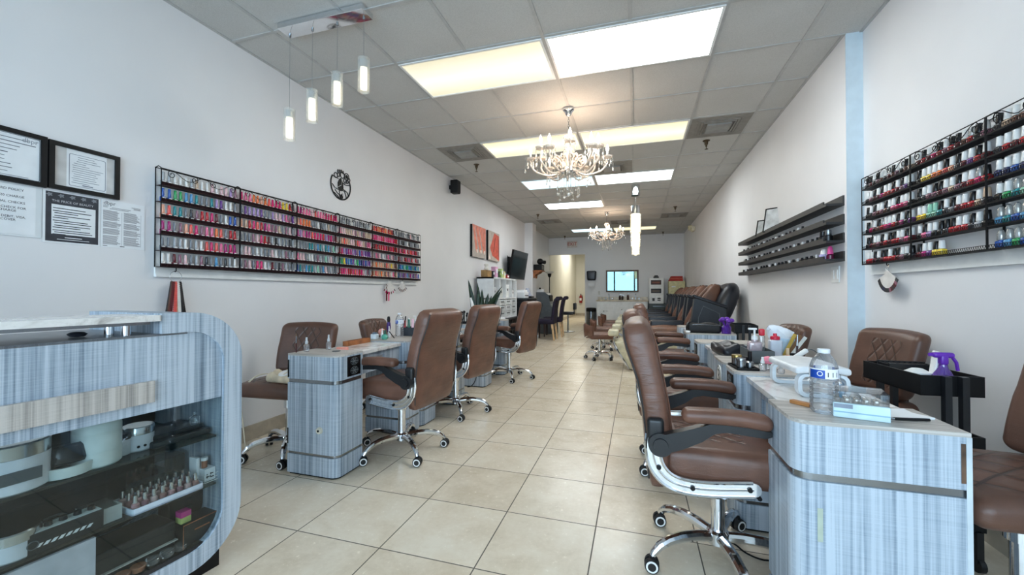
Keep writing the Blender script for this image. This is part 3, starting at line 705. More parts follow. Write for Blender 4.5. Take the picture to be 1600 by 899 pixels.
# bottom
CUP = plain((176, 110, 74), .3, .7)
for k, (s, i2, z, lab) in enumerate(((.135, .075, .1605, 'black drawer box with copper edging at bottom right of showcase'), (.13, .17, .1605, 'black drawer box with two small pulls behind the copper edged box'))):
    o = thing('drawer_box', lab, 'box', rw(s, i2, z), -PH); h = .085 if k == 0 else .17
    MB().rbox((0, 0, h / 2), (.08, .13, h), .003).build('box', plain((26, 26, 28), .35), o)
    if k == 0:
        MB().tube([(.0405, -.064, .001), (.0405, -.064, h - .001), (.0405, .064, h - .001)], .002, 4).build('edging', CUP, o); MB().box(.04, .043, -.025, .03, .05, .054).build('handle', CUP, o)
    else:
        for zz in (.115, .145): MB().tube([(.04, -.012, zz), (.047, -.009, zz - .003), (.047, .009, zz - .003), (.04, .012, zz)], .0014, 5).build('handle', STEEL, o)
for k, (c, lab) in enumerate((((196, 204, 120), 'yellow-green sticky note pad under the pink pad'), ((206, 60, 140), 'pink sticky note pad on the yellow-green pad'))):
    solo(MB().rbox((0, 0, .011), (.036, .036, .022), .001), 'sticky_notes', plain(c, .6), lab, 'note pad', rw(.18, .07, .246 + .0225 * k), -PH, 'sticky note pads')
o = thing('black_case', 'long black case lying across the bottom of the showcase', 'case', rw(.335, .13, .1605), -PH)
MB().rbox((0, 0, .055), (.14, .25, .11), .01).build('case', plain((30, 31, 33), .4), o); MB().box(.066, .082, -.125, .125, .036, .04).build('edge_strip', plain((190, 188, 180), .4), o)
protoc = None
for k in range(6):
    q = MB().lathe([(.012, 0), (.02, .006), (.023, .022), (.021, .024), (.001, .024)], n=14).build('glass_pot', plain((142, 96, 72), .2, 0, .2) if k < 3 else BOTTLE) if k in (0, 3) else copy_tree(protoc)
    protoc = q if k in (0, 3) else protoc
    tag(q, ('amber' if k < 3 else 'clear') + ' glass pot, %s from left, in front of the long black case' % nth[k], 'pot', 'glass pots in the showcase'); q.location = rw(.43 - .044 * k, .032, .1605); q.rotation_euler = (0, 0, -PH)
solo(MB().box(-.006, .006, -.14, .14, 0, .19), 'white_panel_box', plain((206, 206, 214), .5), 'flat white carton leaning at bottom left inside the showcase', 'box', rw(.60, .028, .1605), -PH)
solo(MB().at(-.05, 0, 0, 0, 0, 0).rbox((0, 0, .012), (.2, .3, .024), .003), 'document_tray', plain((120, 124, 126), .4), 'grey document tray behind the white carton in showcase', 'tray', rw(.63, .18, .1605), -PH)
solo(MB().lathe([(.001, 0), (.018, .003), (.024, .011), (.016, .017), (.001, .019)], n=16, sx=1.4), 'computer_mouse', plain((60, 64, 72), .4), 'dark computer mouse on ledge under the marble counter', 'mouse', rw(.47, .13, .998), -PH)
# ---------------------------------------------------------------- polish racks
PAL = {'white': (232, 228, 224), 'silver': (176, 178, 182), 'grey': (128, 130, 136), 'charcoal': (58, 58, 64), 'black': (22, 20, 22), 'red': (186, 28, 40), 'dark red': (96, 14, 28), 'coral': (236, 92, 84), 'orange': (238, 120, 60), 'peach': (240, 168, 138),
       'pink': (236, 112, 152), 'hot pink': (214, 36, 106), 'pale pink': (232, 190, 192), 'magenta': (172, 30, 112), 'purple': (112, 62, 140), 'lilac': (172, 140, 190), 'mauve': (146, 100, 116), 'blue': (40, 88, 170), 'sky blue': (84, 150, 196), 'teal': (34, 134, 140),
       'green': (44, 160, 90), 'mint': (150, 206, 180), 'yellow': (238, 204, 60), 'beige': (206, 176, 150), 'brown': (112, 72, 58), 'navy': (34, 44, 92)}
PM = {k: plain(v, .18, 0, .04, None, .3) for k, v in PAL.items()}
LABW = plain((226, 224, 222), .5)
IRON = plain((12, 10, 12), .6, 0, .06, .25)
DKRED = plain((40, 14, 18), .6, 0, .06, .25)
def seq(spec):
    out = []
    for part in spec.split(','):
        a = part.strip().split('*'); out += [a[0].strip()] * (int(a[1]) if len(a) > 1 else 1)
    return out
def lattice(mb, y0, y1, x, z0, z1, step=.018, r=.0017):
    mb.box(x - .0015, x + .0015, y0, y1, z1 - (.004 if r > .0012 else .0015), z1 + .001).box(x - .002, x + .002, y0, y1, z0 - .001, z0 + .006)
    n = max(2, int((y1 - y0) / step)); d = (y1 - y0) / n
    for k in range(n):
        a = y0 + k * d
        mb.tube([(x, a, z0), (x, a + d / 2, z1), (x, a + d, z0)], r, 3, cap=False)
def spiral(cx, cz, x, r0, turns, a0, sg=1, n=26):
    return [(x, cx + sg * r0 * (1 - .8 * k / n) * math.cos(a0 + 2 * PI * turns * k / n), cz + r0 * (1 - .8 * k / n) * math.sin(a0 + 2 * PI * turns * k / n)) for k in range(n + 1)]
def rack(label, xw, side, y0, y1, z0, pitch, ztop, depth, group, shelfmat, detail=True):
    """side=+1 rack on the left wall opening to +X, -1 on the right wall"""
    t = thing('polish_rack', label, 'rack', (xw, y0, z0), 0, group); w = y1 - y0; xb = side * .004; xf = side * depth
    m = MB()
    for y in (.003, w - .003):
        for x in (xb, xf): m.cyl((x, y, 0), (x, y, ztop - z0 - (.0 if x == xb else .008)), .0032, .0032, 6)
        m.tube([(xb, y, ztop - z0), ((xb + xf) / 2, y, ztop - z0 + .008), (xf, y, ztop - z0 - .008)], .0032, 6)
    m.cyl((xb, 0, ztop - z0), (xb, w, ztop - z0), .0032, .0032, 6).cyl((xf, 0, .002), (xf, w, .002), .003, .003, 6).cyl((xf, 0, ztop - z0 - .008), (xf, w, ztop - z0 - .008), .0028, .0028, 6)
    m.build('frame', IRON, t)
    for k in range(6):
        s = MB(); z = pitch * k; a, b = sorted((xb, xf)); s.box(a, b, .004, w - .004, z, z + .003)
        if depth < .06: a2, b2 = sorted((xf - side * .003, xf - side * .002)); s.box(a2, b2, .004, w - .004, z, z + .019)
        lattice(s, .004, w - .004, xf, z, z + .022, .013 if detail else .02, .0017 if depth < .06 else .0011)
        s.build('shelf', shelfmat, t)
    m = MB(); zt = ztop - z0
    for f in (.12, .38, .62, .88):
        sg = 1 if f in (.12, .62) else -1
        m.tube(spiral(w * f, zt - .034, xf, .026, 1.3, PI / 2, sg), .0022, 5)
    m.tube([(xf, w * (.12 + .76 * k / 20), zt - .010 - .045 * abs(math.sin(2 * PI * k / 20)) ** 2) for k in range(21)], .002, 5)
    m.build('scroll_work', IRON, t)
    return t
# backing boards
solo(MB().box(XL + .003, XL + .016, 1.775, 4.94, 1.245, 1.90).box(XL + .016, XL + .024, 1.775, 4.94, 1.245, 1.262), 'backing_board', WHITE, 'long white backing board behind the left wall polish racks', 'board')
solo(MB().box(XN - .014, XN, 1.75, 3.37, 1.27, 1.34).box(XN - .02, XN - .014, 1.75, 3.37, 1.27, 1.285), 'backing_board', WHITE, 'white backing rail under the right wall polish racks', 'board')
LZ = 1.305; LP = .1015; LW = .528
pan = ['nearest', 'second', 'third', 'fourth', 'fifth', 'farthest']; shf = ['top', 'second', 'third', 'fourth', 'fifth', 'bottom']
for p in range(6): rack('black wire polish rack, %s of six on the left wall' % pan[p], XL + .017, 1, 1.765 + p * LW, 1.765 + (p + 1) * LW, LZ, LP, 1.925, .055, 'left wall polish racks', DKRED, p < 2)
LEFT = [
 ['silver*2,white*3,silver,beige,white*2,pale pink,white,pale pink*2,lilac,mauve', 'blue*2,green*2,sky blue*2,teal,grey*2,teal,lilac,purple,white*2,grey', 'peach,coral,teal*2,grey,charcoal,mauve,red*2,hot pink,dark red,grey,white,blue*2', 'magenta*2,grey,mauve,peach,coral,hot pink,mauve,pink*2,orange,coral,grey,red*2', 'grey*2,silver*2,white,grey,silver,white,coral,hot pink,coral,pink,magenta,hot pink,magenta', 'white*2,dark red,mauve,pale pink,grey,silver,mauve,charcoal,grey,sky blue,grey,charcoal,silver,white'],
 ['hot pink,pink*2,orange*2,peach,orange,coral,hot pink*3,yellow*2,red,charcoal', 'grey,purple,lilac*3,purple,grey*2,lilac,pale pink*2,lilac,pink,mauve,purple', 'peach,beige,red,hot pink,coral,red,magenta,pink,mauve*2,beige,grey,mauve,pale pink,grey', 'grey*3,mauve,pale pink,hot pink,red,dark red,silver,black,silver,grey*2,charcoal,silver', 'silver,pale pink*2,grey,white,silver,grey*2,pale pink,white,grey,silver,mauve,grey,silver', 'grey,mauve,pale pink,grey,hot pink*2,white,silver,dark red,grey,charcoal,mauve,silver,grey*2'],
 ['hot pink,magenta,pink*3,pale pink,coral,pink*3,hot pink*2,red,hot pink*2', 'peach,coral,orange*3,grey*2,white,charcoal,grey,silver,beige,silver,grey*2', 'magenta,lilac,pink,magenta*2,coral,hot pink*3,red,lilac,magenta,hot pink,mauve,dark red', 'silver,grey*3,teal*2,grey,sky blue,teal,silver,teal,sky blue,grey,mint,silver', 'pink,pale pink*2,grey,white*2,grey,mauve,silver,grey,mint,silver,pale pink,grey,silver', 'blue,teal,grey,sky blue,teal*2,silver,mint,grey,sky blue,pale pink,grey,silver,grey*2'],
 ['grey*2,silver,charcoal,grey,white,silver,grey*3,silver,charcoal,grey,silver,white', 'pink,pale pink*2,beige*3,pale pink,mauve,beige,pale pink,grey,mauve,beige*3', 'beige,peach,coral,peach,beige,pale pink*2,brown,coral,pink,pale pink,beige,mauve,pink*2', 'red,hot pink,lilac,purple,magenta*2,lilac,purple,mauve,blue,magenta,lilac,purple*3', 'teal,green,yellow,blue,sky blue,blue,purple,mint,green,blue,navy,purple,blue,lilac,purple', 'red,hot pink*2,pink,red*2,hot pink,coral,pink,red,hot pink,pale pink,silver,mauve,grey'],
 ['red,coral,red,orange*2,red,coral,orange,peach,red,orange,red,charcoal,silver,grey', 'hot pink*3,pink*2,hot pink,red,pink,hot pink*3,pink,hot pink,red*2', 'dark red*2,red,dark red,red*3,hot pink,red,dark red,red,hot pink,red,dark red,red', 'pale pink,grey,pink,mauve,pale pink,grey,white,silver,mauve,pink,grey,pale pink,mauve,grey*2', 'peach,beige,orange,beige,peach*2,beige,brown,coral,peach,beige,yellow,beige,brown*2', 'orange,beige,coral,peach,beige,orange,beige,brown,peach,mauve,beige,white,pink,brown,beige'],
 ['silver,grey*3,white,silver,grey,charcoal,pale pink,silver,grey,silver,white,grey*2', 'grey,silver,charcoal,black,grey,silver,white,black,grey*2,silver,charcoal,grey,silver,grey', 'red,pink,dark red,red,hot pink,pale pink,red,mauve,coral,red,pink,dark red,red,mauve,grey', 'red,mauve,grey,pale pink,dark red,red,mauve,pink,grey,red,pale pink,silver,red,mauve,grey', 'teal,blue,sky blue,teal,mint,teal,green,sky blue,blue,teal,grey,teal,blue,mint,sky blue', 'sky blue,lilac,grey,purple,mauve,lilac,sky blue,grey,magenta,silver,purple,grey,mauve,lilac,blue']]
def left_geo(body, cap):
    body.rbox((0, 0, .0165), (.024, .025, .033), .005, 2, 1); body.cyl((0, 0, .033), (0, 0, .038), .007, .007, 8)
    cap.lathe([(.0088, .036), (.0092, .037), (.0078, .082), (.0068, .0845), (.001, .085)], n=10)
LB = {}
def left_bottle(col):
    if col in LB: return copy_tree(LB[col])
    b = MB(); c = MB(); left_geo(b, c)
    o = b.mat(0).build('gel_polish_bottle', [PM[col], LABW]); 
    MB().box(.0121, .0126, -.009, .009, .004, .026).build('label', LABW, o)
    c.build('cap', PM[col], o); LB[col] = o; return o
rest = {}
for p in range(6):
    for r_ in range(6):
        cols = (seq(LEFT[p][r_]) + ['grey'] * 15)[:15]
        for c, col in enumerate(cols):
            y = 1.765 + p * LW + .026 + c * (LW - .052) / 14; z = LZ + (5 - r_) * LP + .0032; x = XL + .017 + .036
            y += rng.uniform(-.002, .002)
            if p == 0 or (p == 1 and c < 6):
                o = left_bottle(col); o.location = (x, y, z)
                tag(o, '%s gel polish, %s from left, %s shelf, %s panel of left wall rack' % (col, nth[c], shf[r_], pan[p]), 'nail polish', 'gel polish bottles on the left wall racks')
            else: rest.setdefault(col, []).append((x, y, z))
b = MB(); names = sorted(rest); mats = [PM[n] for n in names] + [LABW]
for k, n in enumerate(names):
    for (x, y, z) in rest[n]:
        b.M = Matrix.Translation((x, y, z)); b.mat(k).box(-.012, .012, -.012, .012, 0, .034)
        b.lathe([(.0088, .034), (.0078, .082), (.001, .085)], n=7); b.mat(len(names)).box(.0121, .0126, -.009, .009, .004, .026)
o = b.build('gel_polish_bottles', mats); tag(o, 'many coloured gel polish bottles on the farther panels of left wall rack', 'nail polish', None, 'stuff')

# right wall
RW_ = .52; RY = [(2.85, 3.37), (2.33, 2.85), (1.81, 2.33)]; RZ = 1.337; RP = .1015
pr = ['farthest', 'middle', 'nearest']
for p, (a, b_) in enumerate(RY): rack('black wire polish rack, %s of three on the right wall' % pr[p], XN - .004, -1, a, b_, RZ, RP, 1.935, .062, 'right wall polish racks', IRON)
RIGHT = [['charcoal,dark red,black,mauve,brown,charcoal,dark red,brown,mauve,black,brown,beige', 'black,mauve,dark red,dark red,magenta,red*3,dark red,mauve,purple,black', 'black,black,mauve,dark red,mauve,brown,black,pink,hot pink*2,pink,black', 'black,hot pink,dark red,brown,red,hot pink,magenta,red,dark red,magenta,black,purple', 'black,dark red,brown,mauve,dark red,red,dark red,red*2,mauve,pink,dark red', 'red,red,dark red,black,dark red,red,red*2,dark red,mauve,black,charcoal'],
         ['dark red,red,dark red,hot pink,red,mauve,red,dark red,brown,red,black,mauve', 'black,yellow,yellow,orange,orange,coral,peach,charcoal,dark red,purple,red,dark red', 'black,charcoal,mauve,mauve,dark red,mauve,beige,mauve,dark red,red,hot pink,red', 'yellow,yellow,mint,mint,teal,charcoal,grey,dark red,red,red,beige,charcoal', 'black,pink,lilac,black,black,charcoal,red,red,red,charcoal,silver,black', 'dark red,magenta,purple,yellow,yellow,,,,,,,'],
         ['charcoal,beige,brown,brown,brown,beige', 'charcoal,red,dark red,red,red,hot pink', 'navy,navy,blue,navy,blue,navy', 'black,green,teal,mint,teal,green', 'sky blue,teal,blue,sky blue,green,blue', 'blue,sky blue,green,blue,teal,mint']]
CAPW = plain((232, 232, 230), .3); CAPB = plain((20, 20, 22), .25); CAPC = clear('clear_cap', (235, 238, 236), .2, .05, .35, (225, 225, 222))
CAPSTR = ['bbwbwwwbwwbw', 'wwbwbwwbwbww', 'bwbwwbwwbwww', 'bcwbcwwwbwbw', 'bbwwbwbbwwbw', 'wwbwbbwbbwwb']
CAP2 = ['wbwwbwbbwcbc', 'bwwwwbwbwwbw', 'bwwbbwwbwwcb', 'wwmmbwbwwbwk', 'wbwwbbbwwbwb', 'bwwbw       ']
CAP3 = ['bwwwww', 'wwwwww', 'wwwwww', 'wwcccc', 'cccccc', 'cccccc']
CM = {'w': CAPW, 'b': CAPB, 'c': CAPC, 'm': PM['mint'], 'k': PM['beige']}
CN = {'w': 'white-capped', 'b': 'black-capped', 'c': 'clear-capped', 'm': 'mint-capped', 'k': 'beige-capped'}
RB = {}
def right_bottle(col, cap):
    if (col, cap) in RB: return copy_tree(RB[(col, cap)])
    o = MB().rbox((0, 0, .0175), (.031, .034, .035), .008, 3, 1).cyl((0, 0, .034), (0, 0, .038), .009, .009, 10).build('nail_polish_bottle', PM[col])
    m = MB()
    if cap == 'c': m.lathe([(.0125, .036), (.0135, .038), (.0125, .062), (.008, .078), (.001, .082)], n=14)
    else: m.lathe([(.0138, .036), (.0142, .0375), (.0118, .077), (.011, .0785), (.001, .079)], n=14)
    m.build('cap', CM[cap], o); RB[(col, cap)] = o; return o
for p in range(3):
    a, b_ = RY[p]; caps = (CAPSTR, CAP2, CAP3)[p]
    for r_ in range(6):
        cols = RIGHT[p][r_].split(',') if '*' not in RIGHT[p][r_] else seq(RIGHT[p][r_])
        for c, col in enumerate(cols):
            col = col.strip()
            if not col or caps[r_][c] == ' ': continue
            y = b_ - .035 - c * (.52 - .07) / 11; z = RZ + (5 - r_) * RP + .0032
            o = right_bottle(col, caps[r_][c]); o.location = (XN - .004 - .036, y + rng.uniform(-.002, .002), z)
            tag(o, '%s %s polish, %s from left, %s shelf, %s panel of right wall rack' % (CN[caps[r_][c]], col, nth[c], shf[r_], pr[p]), 'nail polish', 'polish bottles on the right wall racks')
# black floating shelves
SLATE = plain((44, 42, 42), .55)
SZ = [1.80, 1.665, 1.53, 1.395]; SL = ['topmost', 'second', 'third', 'lowest']
for k, z in enumerate(SZ):
    t = thing('floating_shelf', 'long dark floating wall shelf, %s of four on the right wall' % SL[k], 'shelf', (XR, 3.52, z), 0, 'dark floating shelves on the right wall'); L = 2.68
    MB().box(-.115, 0, 0, L, -.018, 0).build('board', SLATE, t); MB().box(-.012, 0, 0, L, 0, .055).build('back_plate', SLATE, t); MB().box(-.115, -.105, .05, L, 0, .022).build('front_lip', SLATE, t)
SB = {}
def mini(col, cap):
    if (col, cap) in SB: return copy_tree(SB[(col, cap)])
    b = MB().mat(0).rbox((0, 0, .014), (.028, .028, .028), .005, 2, 1).mat(1).lathe([(.011, .028), (.0115, .029), (.010, .056), (.001, .057)], n=10)
    SB[(col, cap)] = b.build('small_polish_bottle', [PM[col], CM[cap]]); return SB[(col, cap)]
cset = ['pale pink', 'white', 'charcoal', 'beige', 'pink', 'mauve', 'grey', 'dark red', 'peach', 'silver']
for k in (1, 2, 3):
    n = 24
    for c in range(n):
        if k == 1 and c > 20: continue
        col = cset[(c * 7 + k * 3 + c // 5) % 10]; cap = 'bbwbwb'[(c + k) % 6]
        o = mini(col, cap); o.location = (XR - .066, 6.1 - c * 2.3 / (n - 1) - (0 if k < 3 else -.02), SZ[k] + .0005)
        nm = '%s%s' % (('twenty-' + nth[c - 20]) if c > 19 and c != 20 else ('twentieth' if c == 19 else nth[c] if c < 16 else ['seventeenth', 'eighteenth', 'nineteenth', 'twentieth', 'twenty-first'][c - 16]), '')
        tag(o, '%s %s mini polish, %s from left on the %s dark wall shelf' % (CN[cap], col, nm, SL[k]), 'nail polish', 'small polish bottles on the dark wall shelves')
o = thing('lilac_jar', 'lilac jar with white lid at near end of the lowest dark shelf', 'jar', (XR - .06, 3.70, SZ[3] + .0005))
MB().lathe([(.03, 0), (.034, .004), (.034, .04), (.028, .046)], n=18).build('body', plain((176, 170, 214), .35), o); MB().lathe([(.024, .045), (.026, .047), (.018, .085), (.001, .087)], n=14).build('lid', WHITE, o)
o = thing('pink_bottle', 'bottle with pink cap at near end of the lowest dark shelf', 'bottle', (XR - .06, 3.60, SZ[3] + .0005))
MB().lathe([(.02, 0), (.024, .004), (.024, .03), (.012, .042)], n=16).build('body', plain((90, 24, 52), .2), o); MB().lathe([(.018, .04), (.02, .042), (.014, .09), (.008, .1), (.001, .1)], n=14).build('cap', plain((226, 80, 150), .35), o)
for k, (y, lab) in enumerate(((3.72, 'black capped dark jar at near end of third dark shelf'), (3.63, 'dark jar with silver band nearest on third dark shelf'))):
    o = thing('dark_jar', lab, 'jar', (XR - .06, y, SZ[2] + .0005)); MB().lathe([(.024, 0), (.028, .004), (.028, .045), (.024, .05)], n=16).build('body', CAPB, o); MB().lathe([(.02, .05), (.021, .052), (.019, .09), (.001, .092)], n=14).build('lid', STEEL if k else CAPB, o)
for k, (y, h, wd, lab) in enumerate(((5.28, .19, .17, 'smaller black framed photo leaning on topmost dark shelf'), (4.95, .27, .2, 'taller black framed photo leaning on topmost dark shelf'))):
    o = thing('picture_frame', lab, 'picture', (XR - .058, y, 1.8005), rad(48))
    m = MB().at(0, 0, 0, 0, 0, rad(15)); m.ring([(-wd / 2, 0), (wd / 2, 0), (wd / 2, h), (-wd / 2, h)], [(-wd / 2 + .012, .012), (wd / 2 - .012, .012), (wd / 2 - .012, h - .012), (-wd / 2 + .012, h - .012)], -.006, .008, 'YZ'); m.build('frame', BLACK, o)
    m = MB().at(0, 0, 0, 0, 0, rad(15)); m.box(-.002, .002, -wd / 2 + .01, wd / 2 - .01, .01, h - .01); m.build('print', plain((196, 198, 198), .5, 0, .12), o)
# ---------------------------------------------------------------- things hung on the walls
TX = (rad(90), 0, rad(90))          # text facing +X on the left wall (reads towards +Y)
def lines(m, x, rows):
    for (y0, y1, z, h) in rows: m.box(x, x + .0006, y0, y1, z - h / 2, z + h / 2)
def cert(label, y0, y1, z0, z1):
    o = thing('framed_certificate', label, 'certificate', (XL, 0, 0), 0, 'framed certificates')
    fr = .022
    MB().ring([(y0, z0), (y1, z0), (y1, z1), (y0, z1)], [(y0 + fr, z0 + fr), (y1 - fr, z0 + fr), (y1 - fr, z1 - fr), (y0 + fr, z1 - fr)], .001, .02, 'YZ').build('frame', BLACK, o)
    p = MB().box(.001, .010, y0 + fr, y1 - fr, z0 + fr, z1 - fr).build('sheet', PAPER, o)
    return o, p
o, p = cert('black framed certificate with bordered document, right of the pair', 1.29, 1.588, 1.682, 1.93)
for (ma, mb_) in ((1.315, 1.36), (1.53, 1.565)): MB().box(.0102, .0106, ma, mb_, 1.705, 1.907).build('mat_board', plain((202, 200, 198), .6), o)
m = MB()
a = rrect(1.37, 1.525, 1.715, 1.885, .008, 3); b = rrect(1.372, 1.523, 1.717, 1.883, .007, 3); m.ring(a, b, .0104, .011, 'YZ')
R2 = random.Random(3)
for k in range(13):
    z = 1.872 - k * .0115; w_ = R2.uniform(.05, .13); c0 = 1.38 + R2.uniform(0, .01) + (.02 if k < 3 else 0); m.box(.0104, .011, c0, min(1.518, c0 + w_), z - .0011, z + .0011)
m.box(.0104, .011, 1.425, 1.47, 1.722, 1.727); m.build('printed_lines', plain((120, 126, 140), .7), p)
o, p = cert('black framed certificate cut off by left edge of the photo', .98, 1.284, 1.678, 1.935)
m = MB()
for k, (c0, c1, h) in enumerate(((1.10, 1.22, .005), (1.06, 1.245, .006), (1.06, 1.19, .005), (1.06, 1.18, .005), (1.1, 1.15, .007), (1.1, 1.14, .004), (1.1, 1.14, .004), (1.1, 1.16, .005), (1.1, 1.165, .005), (1.05, 1.15, .004), (1.03, 1.22, .003))):
    z = 1.89 - k * .018; m.box(.0104, .011, c0, c1, z - h * .27, z + h * .27)
m.ring(rrect(1.004, 1.26, 1.702, 1.911, .004, 2), rrect(1.006, 1.258, 1.704, 1.909, .004, 2), .0104, .011, 'YZ'); m.build('printed_lines', plain((70, 76, 90), .7), p)
text_mesh('printed_logo', 'dbpr', .03, plain((150, 156, 164), .7), p, (.0104, 1.225, 1.893), TX)
o = thing('card_policy_sheet', 'white card policy notice in plastic sleeve at left edge of photo', 'notice', (XL, 0, 0))
MB().box(.001, .004, .985, 1.272, 1.42, 1.672).build('sleeve', plain((222, 226, 228), .3, 0, .01), o)
p = MB().box(.004, .0046, .99, 1.25, 1.43, 1.668).build('sheet', PAPER, o)
for k, (s, z) in enumerate((('CREDIT CARD POLICY', 1.645), ('MINIMUM $20 CHARGE', 1.612), ('NO PERSONAL CHECKS', 1.583), ('WE WILL BE CHECK FOR', 1.557), ('CARD CHARGE', 1.542), ('WE ACCEPT DEBIT, VISA,', 1.513), ('MC, DISCOVER', 1.498))):
    text_mesh('printed_text', s, .0155, INK, p, (.0047, 1.13, z), TX, .0003)
o = thing('price_list_poster', 'dark poster with white text box titled the price of beauty', 'poster', (XL, 0, 0))
m = MB().mat(0).box(.001, .003, 1.276, 1.506, 1.404, 1.672).mat(1).box(.003, .0034, 1.286, 1.499, 1.412, 1.667)
m.mat(0).box(.0034, .0038, 1.308, 1.486, 1.45, 1.604); m.mat(2)
for k in range(5):
    cy = 1.30 + k * .045; m.prism([(cy + .014 * math.cos(q * PI / 5) * (1 if q % 2 else .55), 1.652 + .012 * math.sin(q * PI / 5) * (1 if q % 2 else .55)) for q in range(10)], .0034, .0037, 'YZ')
m.mat(3); zz = 1.596
for k, w_ in enumerate((.13, 0, .155, .10, 0, .15, .06, 0, .14, .155, 0, .15, .11, 0, .15, .16, .05)):
    zz -= .0105 if w_ else .004
    if w_: m.box(.0038, .0042, 1.313 + (.006 if k and k % 2 else 0), 1.313 + w_, zz - .002, zz + .002)
m.mat(0).box(.0034, .0037, 1.36, 1.43, 1.433, 1.437).box(.0034, .0037, 1.33, 1.46, 1.423, 1.4255)
p = m.build('sheet', [PAPER, plain((52, 54, 62), .6, 0, .15), plain((128, 132, 138), .6), INK], o)
text_mesh('printed_text', 'THE PRICE OF BEAUTY', .0165, plain((196, 198, 202), .6), p, (.0035, 1.393, 1.622), TX, .0002)
o = thing('printed_form', 'white printed form with two grey columns right of the dark poster', 'notice', (XL, 0, 0))
m = MB().mat(0).box(.001, .003, 1.512, 1.722, 1.404, 1.675).mat(1)
for (c0, c1) in ((1.52, 1.605), (1.617, 1.70)):
    for k in range(34):
        z = 1.612 - k * .0057
        if k in (10, 17, 24): continue
        m.box(.003, .0034, c0, c1 - R2.uniform(0, .022), z - .0018, z + .0018)
    m.box(.003, .0034, c1 + .002, c1 + .003, 1.42, 1.612)
for (c0, c1, z) in ((1.56, 1.65, 1.632), (1.55, 1.64, 1.625), (1.52, 1.545, 1.64), (1.52, 1.54, 1.633), (1.655, 1.70, 1.65), (1.665, 1.70, 1.645), (1.665, 1.70, 1.64)): m.box(.003, .0034, c0, c1, z - .0016, z + .0016)
m.mat(2).box(.003, .0034, 1.52, 1.54, 1.412, 1.415).box(.003, .0034, 1.6, 1.622, 1.412, 1.416)
p = m.build('sheet', [PAPER, plain((150, 150, 154), .7), INK], o)
text_mesh('printed_logo', 'dbpr', .03, plain((90, 92, 96), .7), p, (.0031, 1.549, 1.655), TX, .0003)
# record-style nail clock
o = thing('wall_clock', 'black cut-out wall clock with hand and nail motif above left racks', 'clock', (XL + .004, 3.445, 2.235))
def cr(a, r): return (r * math.cos(rad(a)), r * math.sin(rad(a)))
m = MB(); arc = [cr(a, .15) for a in range(150, 396, 6)]; arci = [cr(a, .136) for a in range(150, 396, 6)]
m.prism(arc + arci[::-1], .0, .004, 'YZ')
m.build('rim', BLACK, o)
m = MB()
m.prism([(.0, .075), (.025, .03), (.035, -.02), (.015, -.055), (-.02, -.06), (-.045, -.03), (-.045, .02), (-.025, .06)], 0, .006, 'YZ')     # polished nail
for pts in ([(-.13, .075), (-.08, .065), (-.04, .06)], [(-.125, -.01), (-.09, -.04), (-.04, -.05)], [(.13, .03), (.07, .02), (.03, .03)], [(.02, -.045), (.055, -.05), (.085, -.12)], [(.03, -.03), (.09, -.05), (.12, -.09)], [(-.10, -.09), (-.055, -.11), (-.02, -.14)], [(-.085, -.06), (-.05, -.09), (0, -.10), (.02, -.08)], [(-.02, -.06), (-.025, -.10), (.0, -.145)]):
    m.tube([(.003, y, z) for y, z in pts], .0042, 6)
for (y, z, r) in ((-.075, .085, .025), (.02, .11, .03), (.085, .11, .034), (.06, .06, .022), (.09, .06, .018), (.115, .085, .02), (-.035, .10, .018)):
    m.tube([(.003, y + r * math.cos(q * PI / 8), z + r * math.sin(q * PI / 8)) for q in range(16)], .0042, 6, True)
for (y, z) in ((-.045, .135), (-.02, .14), (.005, .145), (.03, .14)): m.box(0, .005, y - .006, y + .006, z - .016, z + .016)
m.ball((.003, .01, -.115), .022, 10, 1, .25); m.ball((.003, .085, .11), .02, 10, 1, .25)
m.build('motif', BLACK, o)
MB().at(.006, 0, 0).box(0, .002, -.003, .003, 0, .075).at(.006, 0, 0, 0, rad(118)).box(0, .002, -.0025, .0025, 0, .10).build('clock_hand', STEEL, o)
# small black speaker high on left wall
o = thing('wall_speaker', 'small black loudspeaker high on the left wall near the ceiling', 'speaker', (XL, 5.98, 2.84))
MB().box(0, .05, -.02, .02, -.03, .03).build('bracket', BLACK, o)
MB().rbox((.10, 0, 0), (.12, .13, .21), .012).build('cabinet', BLACK, o); MB().rbox((.162, 0, 0), (.01, .115, .19), .004).build('grille', plain((30, 30, 32), .8), o)
# swatch rings
o = thing('swatch_ring', 'ring of red and brown colour swatches hanging under nearest left rack', 'colour swatches', (XL + .05, 1.87, 1.255))
MB().tube([(0, 0, .055), (.004, 0, .048), (.004, 0, .03), (-.004, 0, .024), (-.008, 0, .03)], .0028, 6).build('hook', IRON, o)
MB().tube([(0, .036 * math.cos(q * PI / 12), -.008 + .036 * math.sin(q * PI / 12)) for q in range(24)], .0016, 6, True).build('ring', CHROME, o)
cc = ['charcoal', 'brown', 'dark red', 'red', 'red', 'coral', 'brown', 'beige', 'white', 'dark red', 'charcoal', 'black']
m_all = []
for k in range(12):
    a = (k - 5.5) * .026
    m = MB(); m.M = Matrix.Translation((.003 * (k % 3), (k - 5.5) * .004, -.038)) @ Matrix.Rotation(a, 4, 'X')
    m.mat(0).box(-.001, .001, -.0085, .0085, -.205, 0).mat(1)
    for q in range(16): m.rbox((.002, 0, -.014 - q * .0125), (.003, .019, .0062), .0014, 1)
    m.build('swatch_strip', [PM[cc[k]] if k not in (3, 4) else PM['pale pink'], PM[cc[k]]], o)
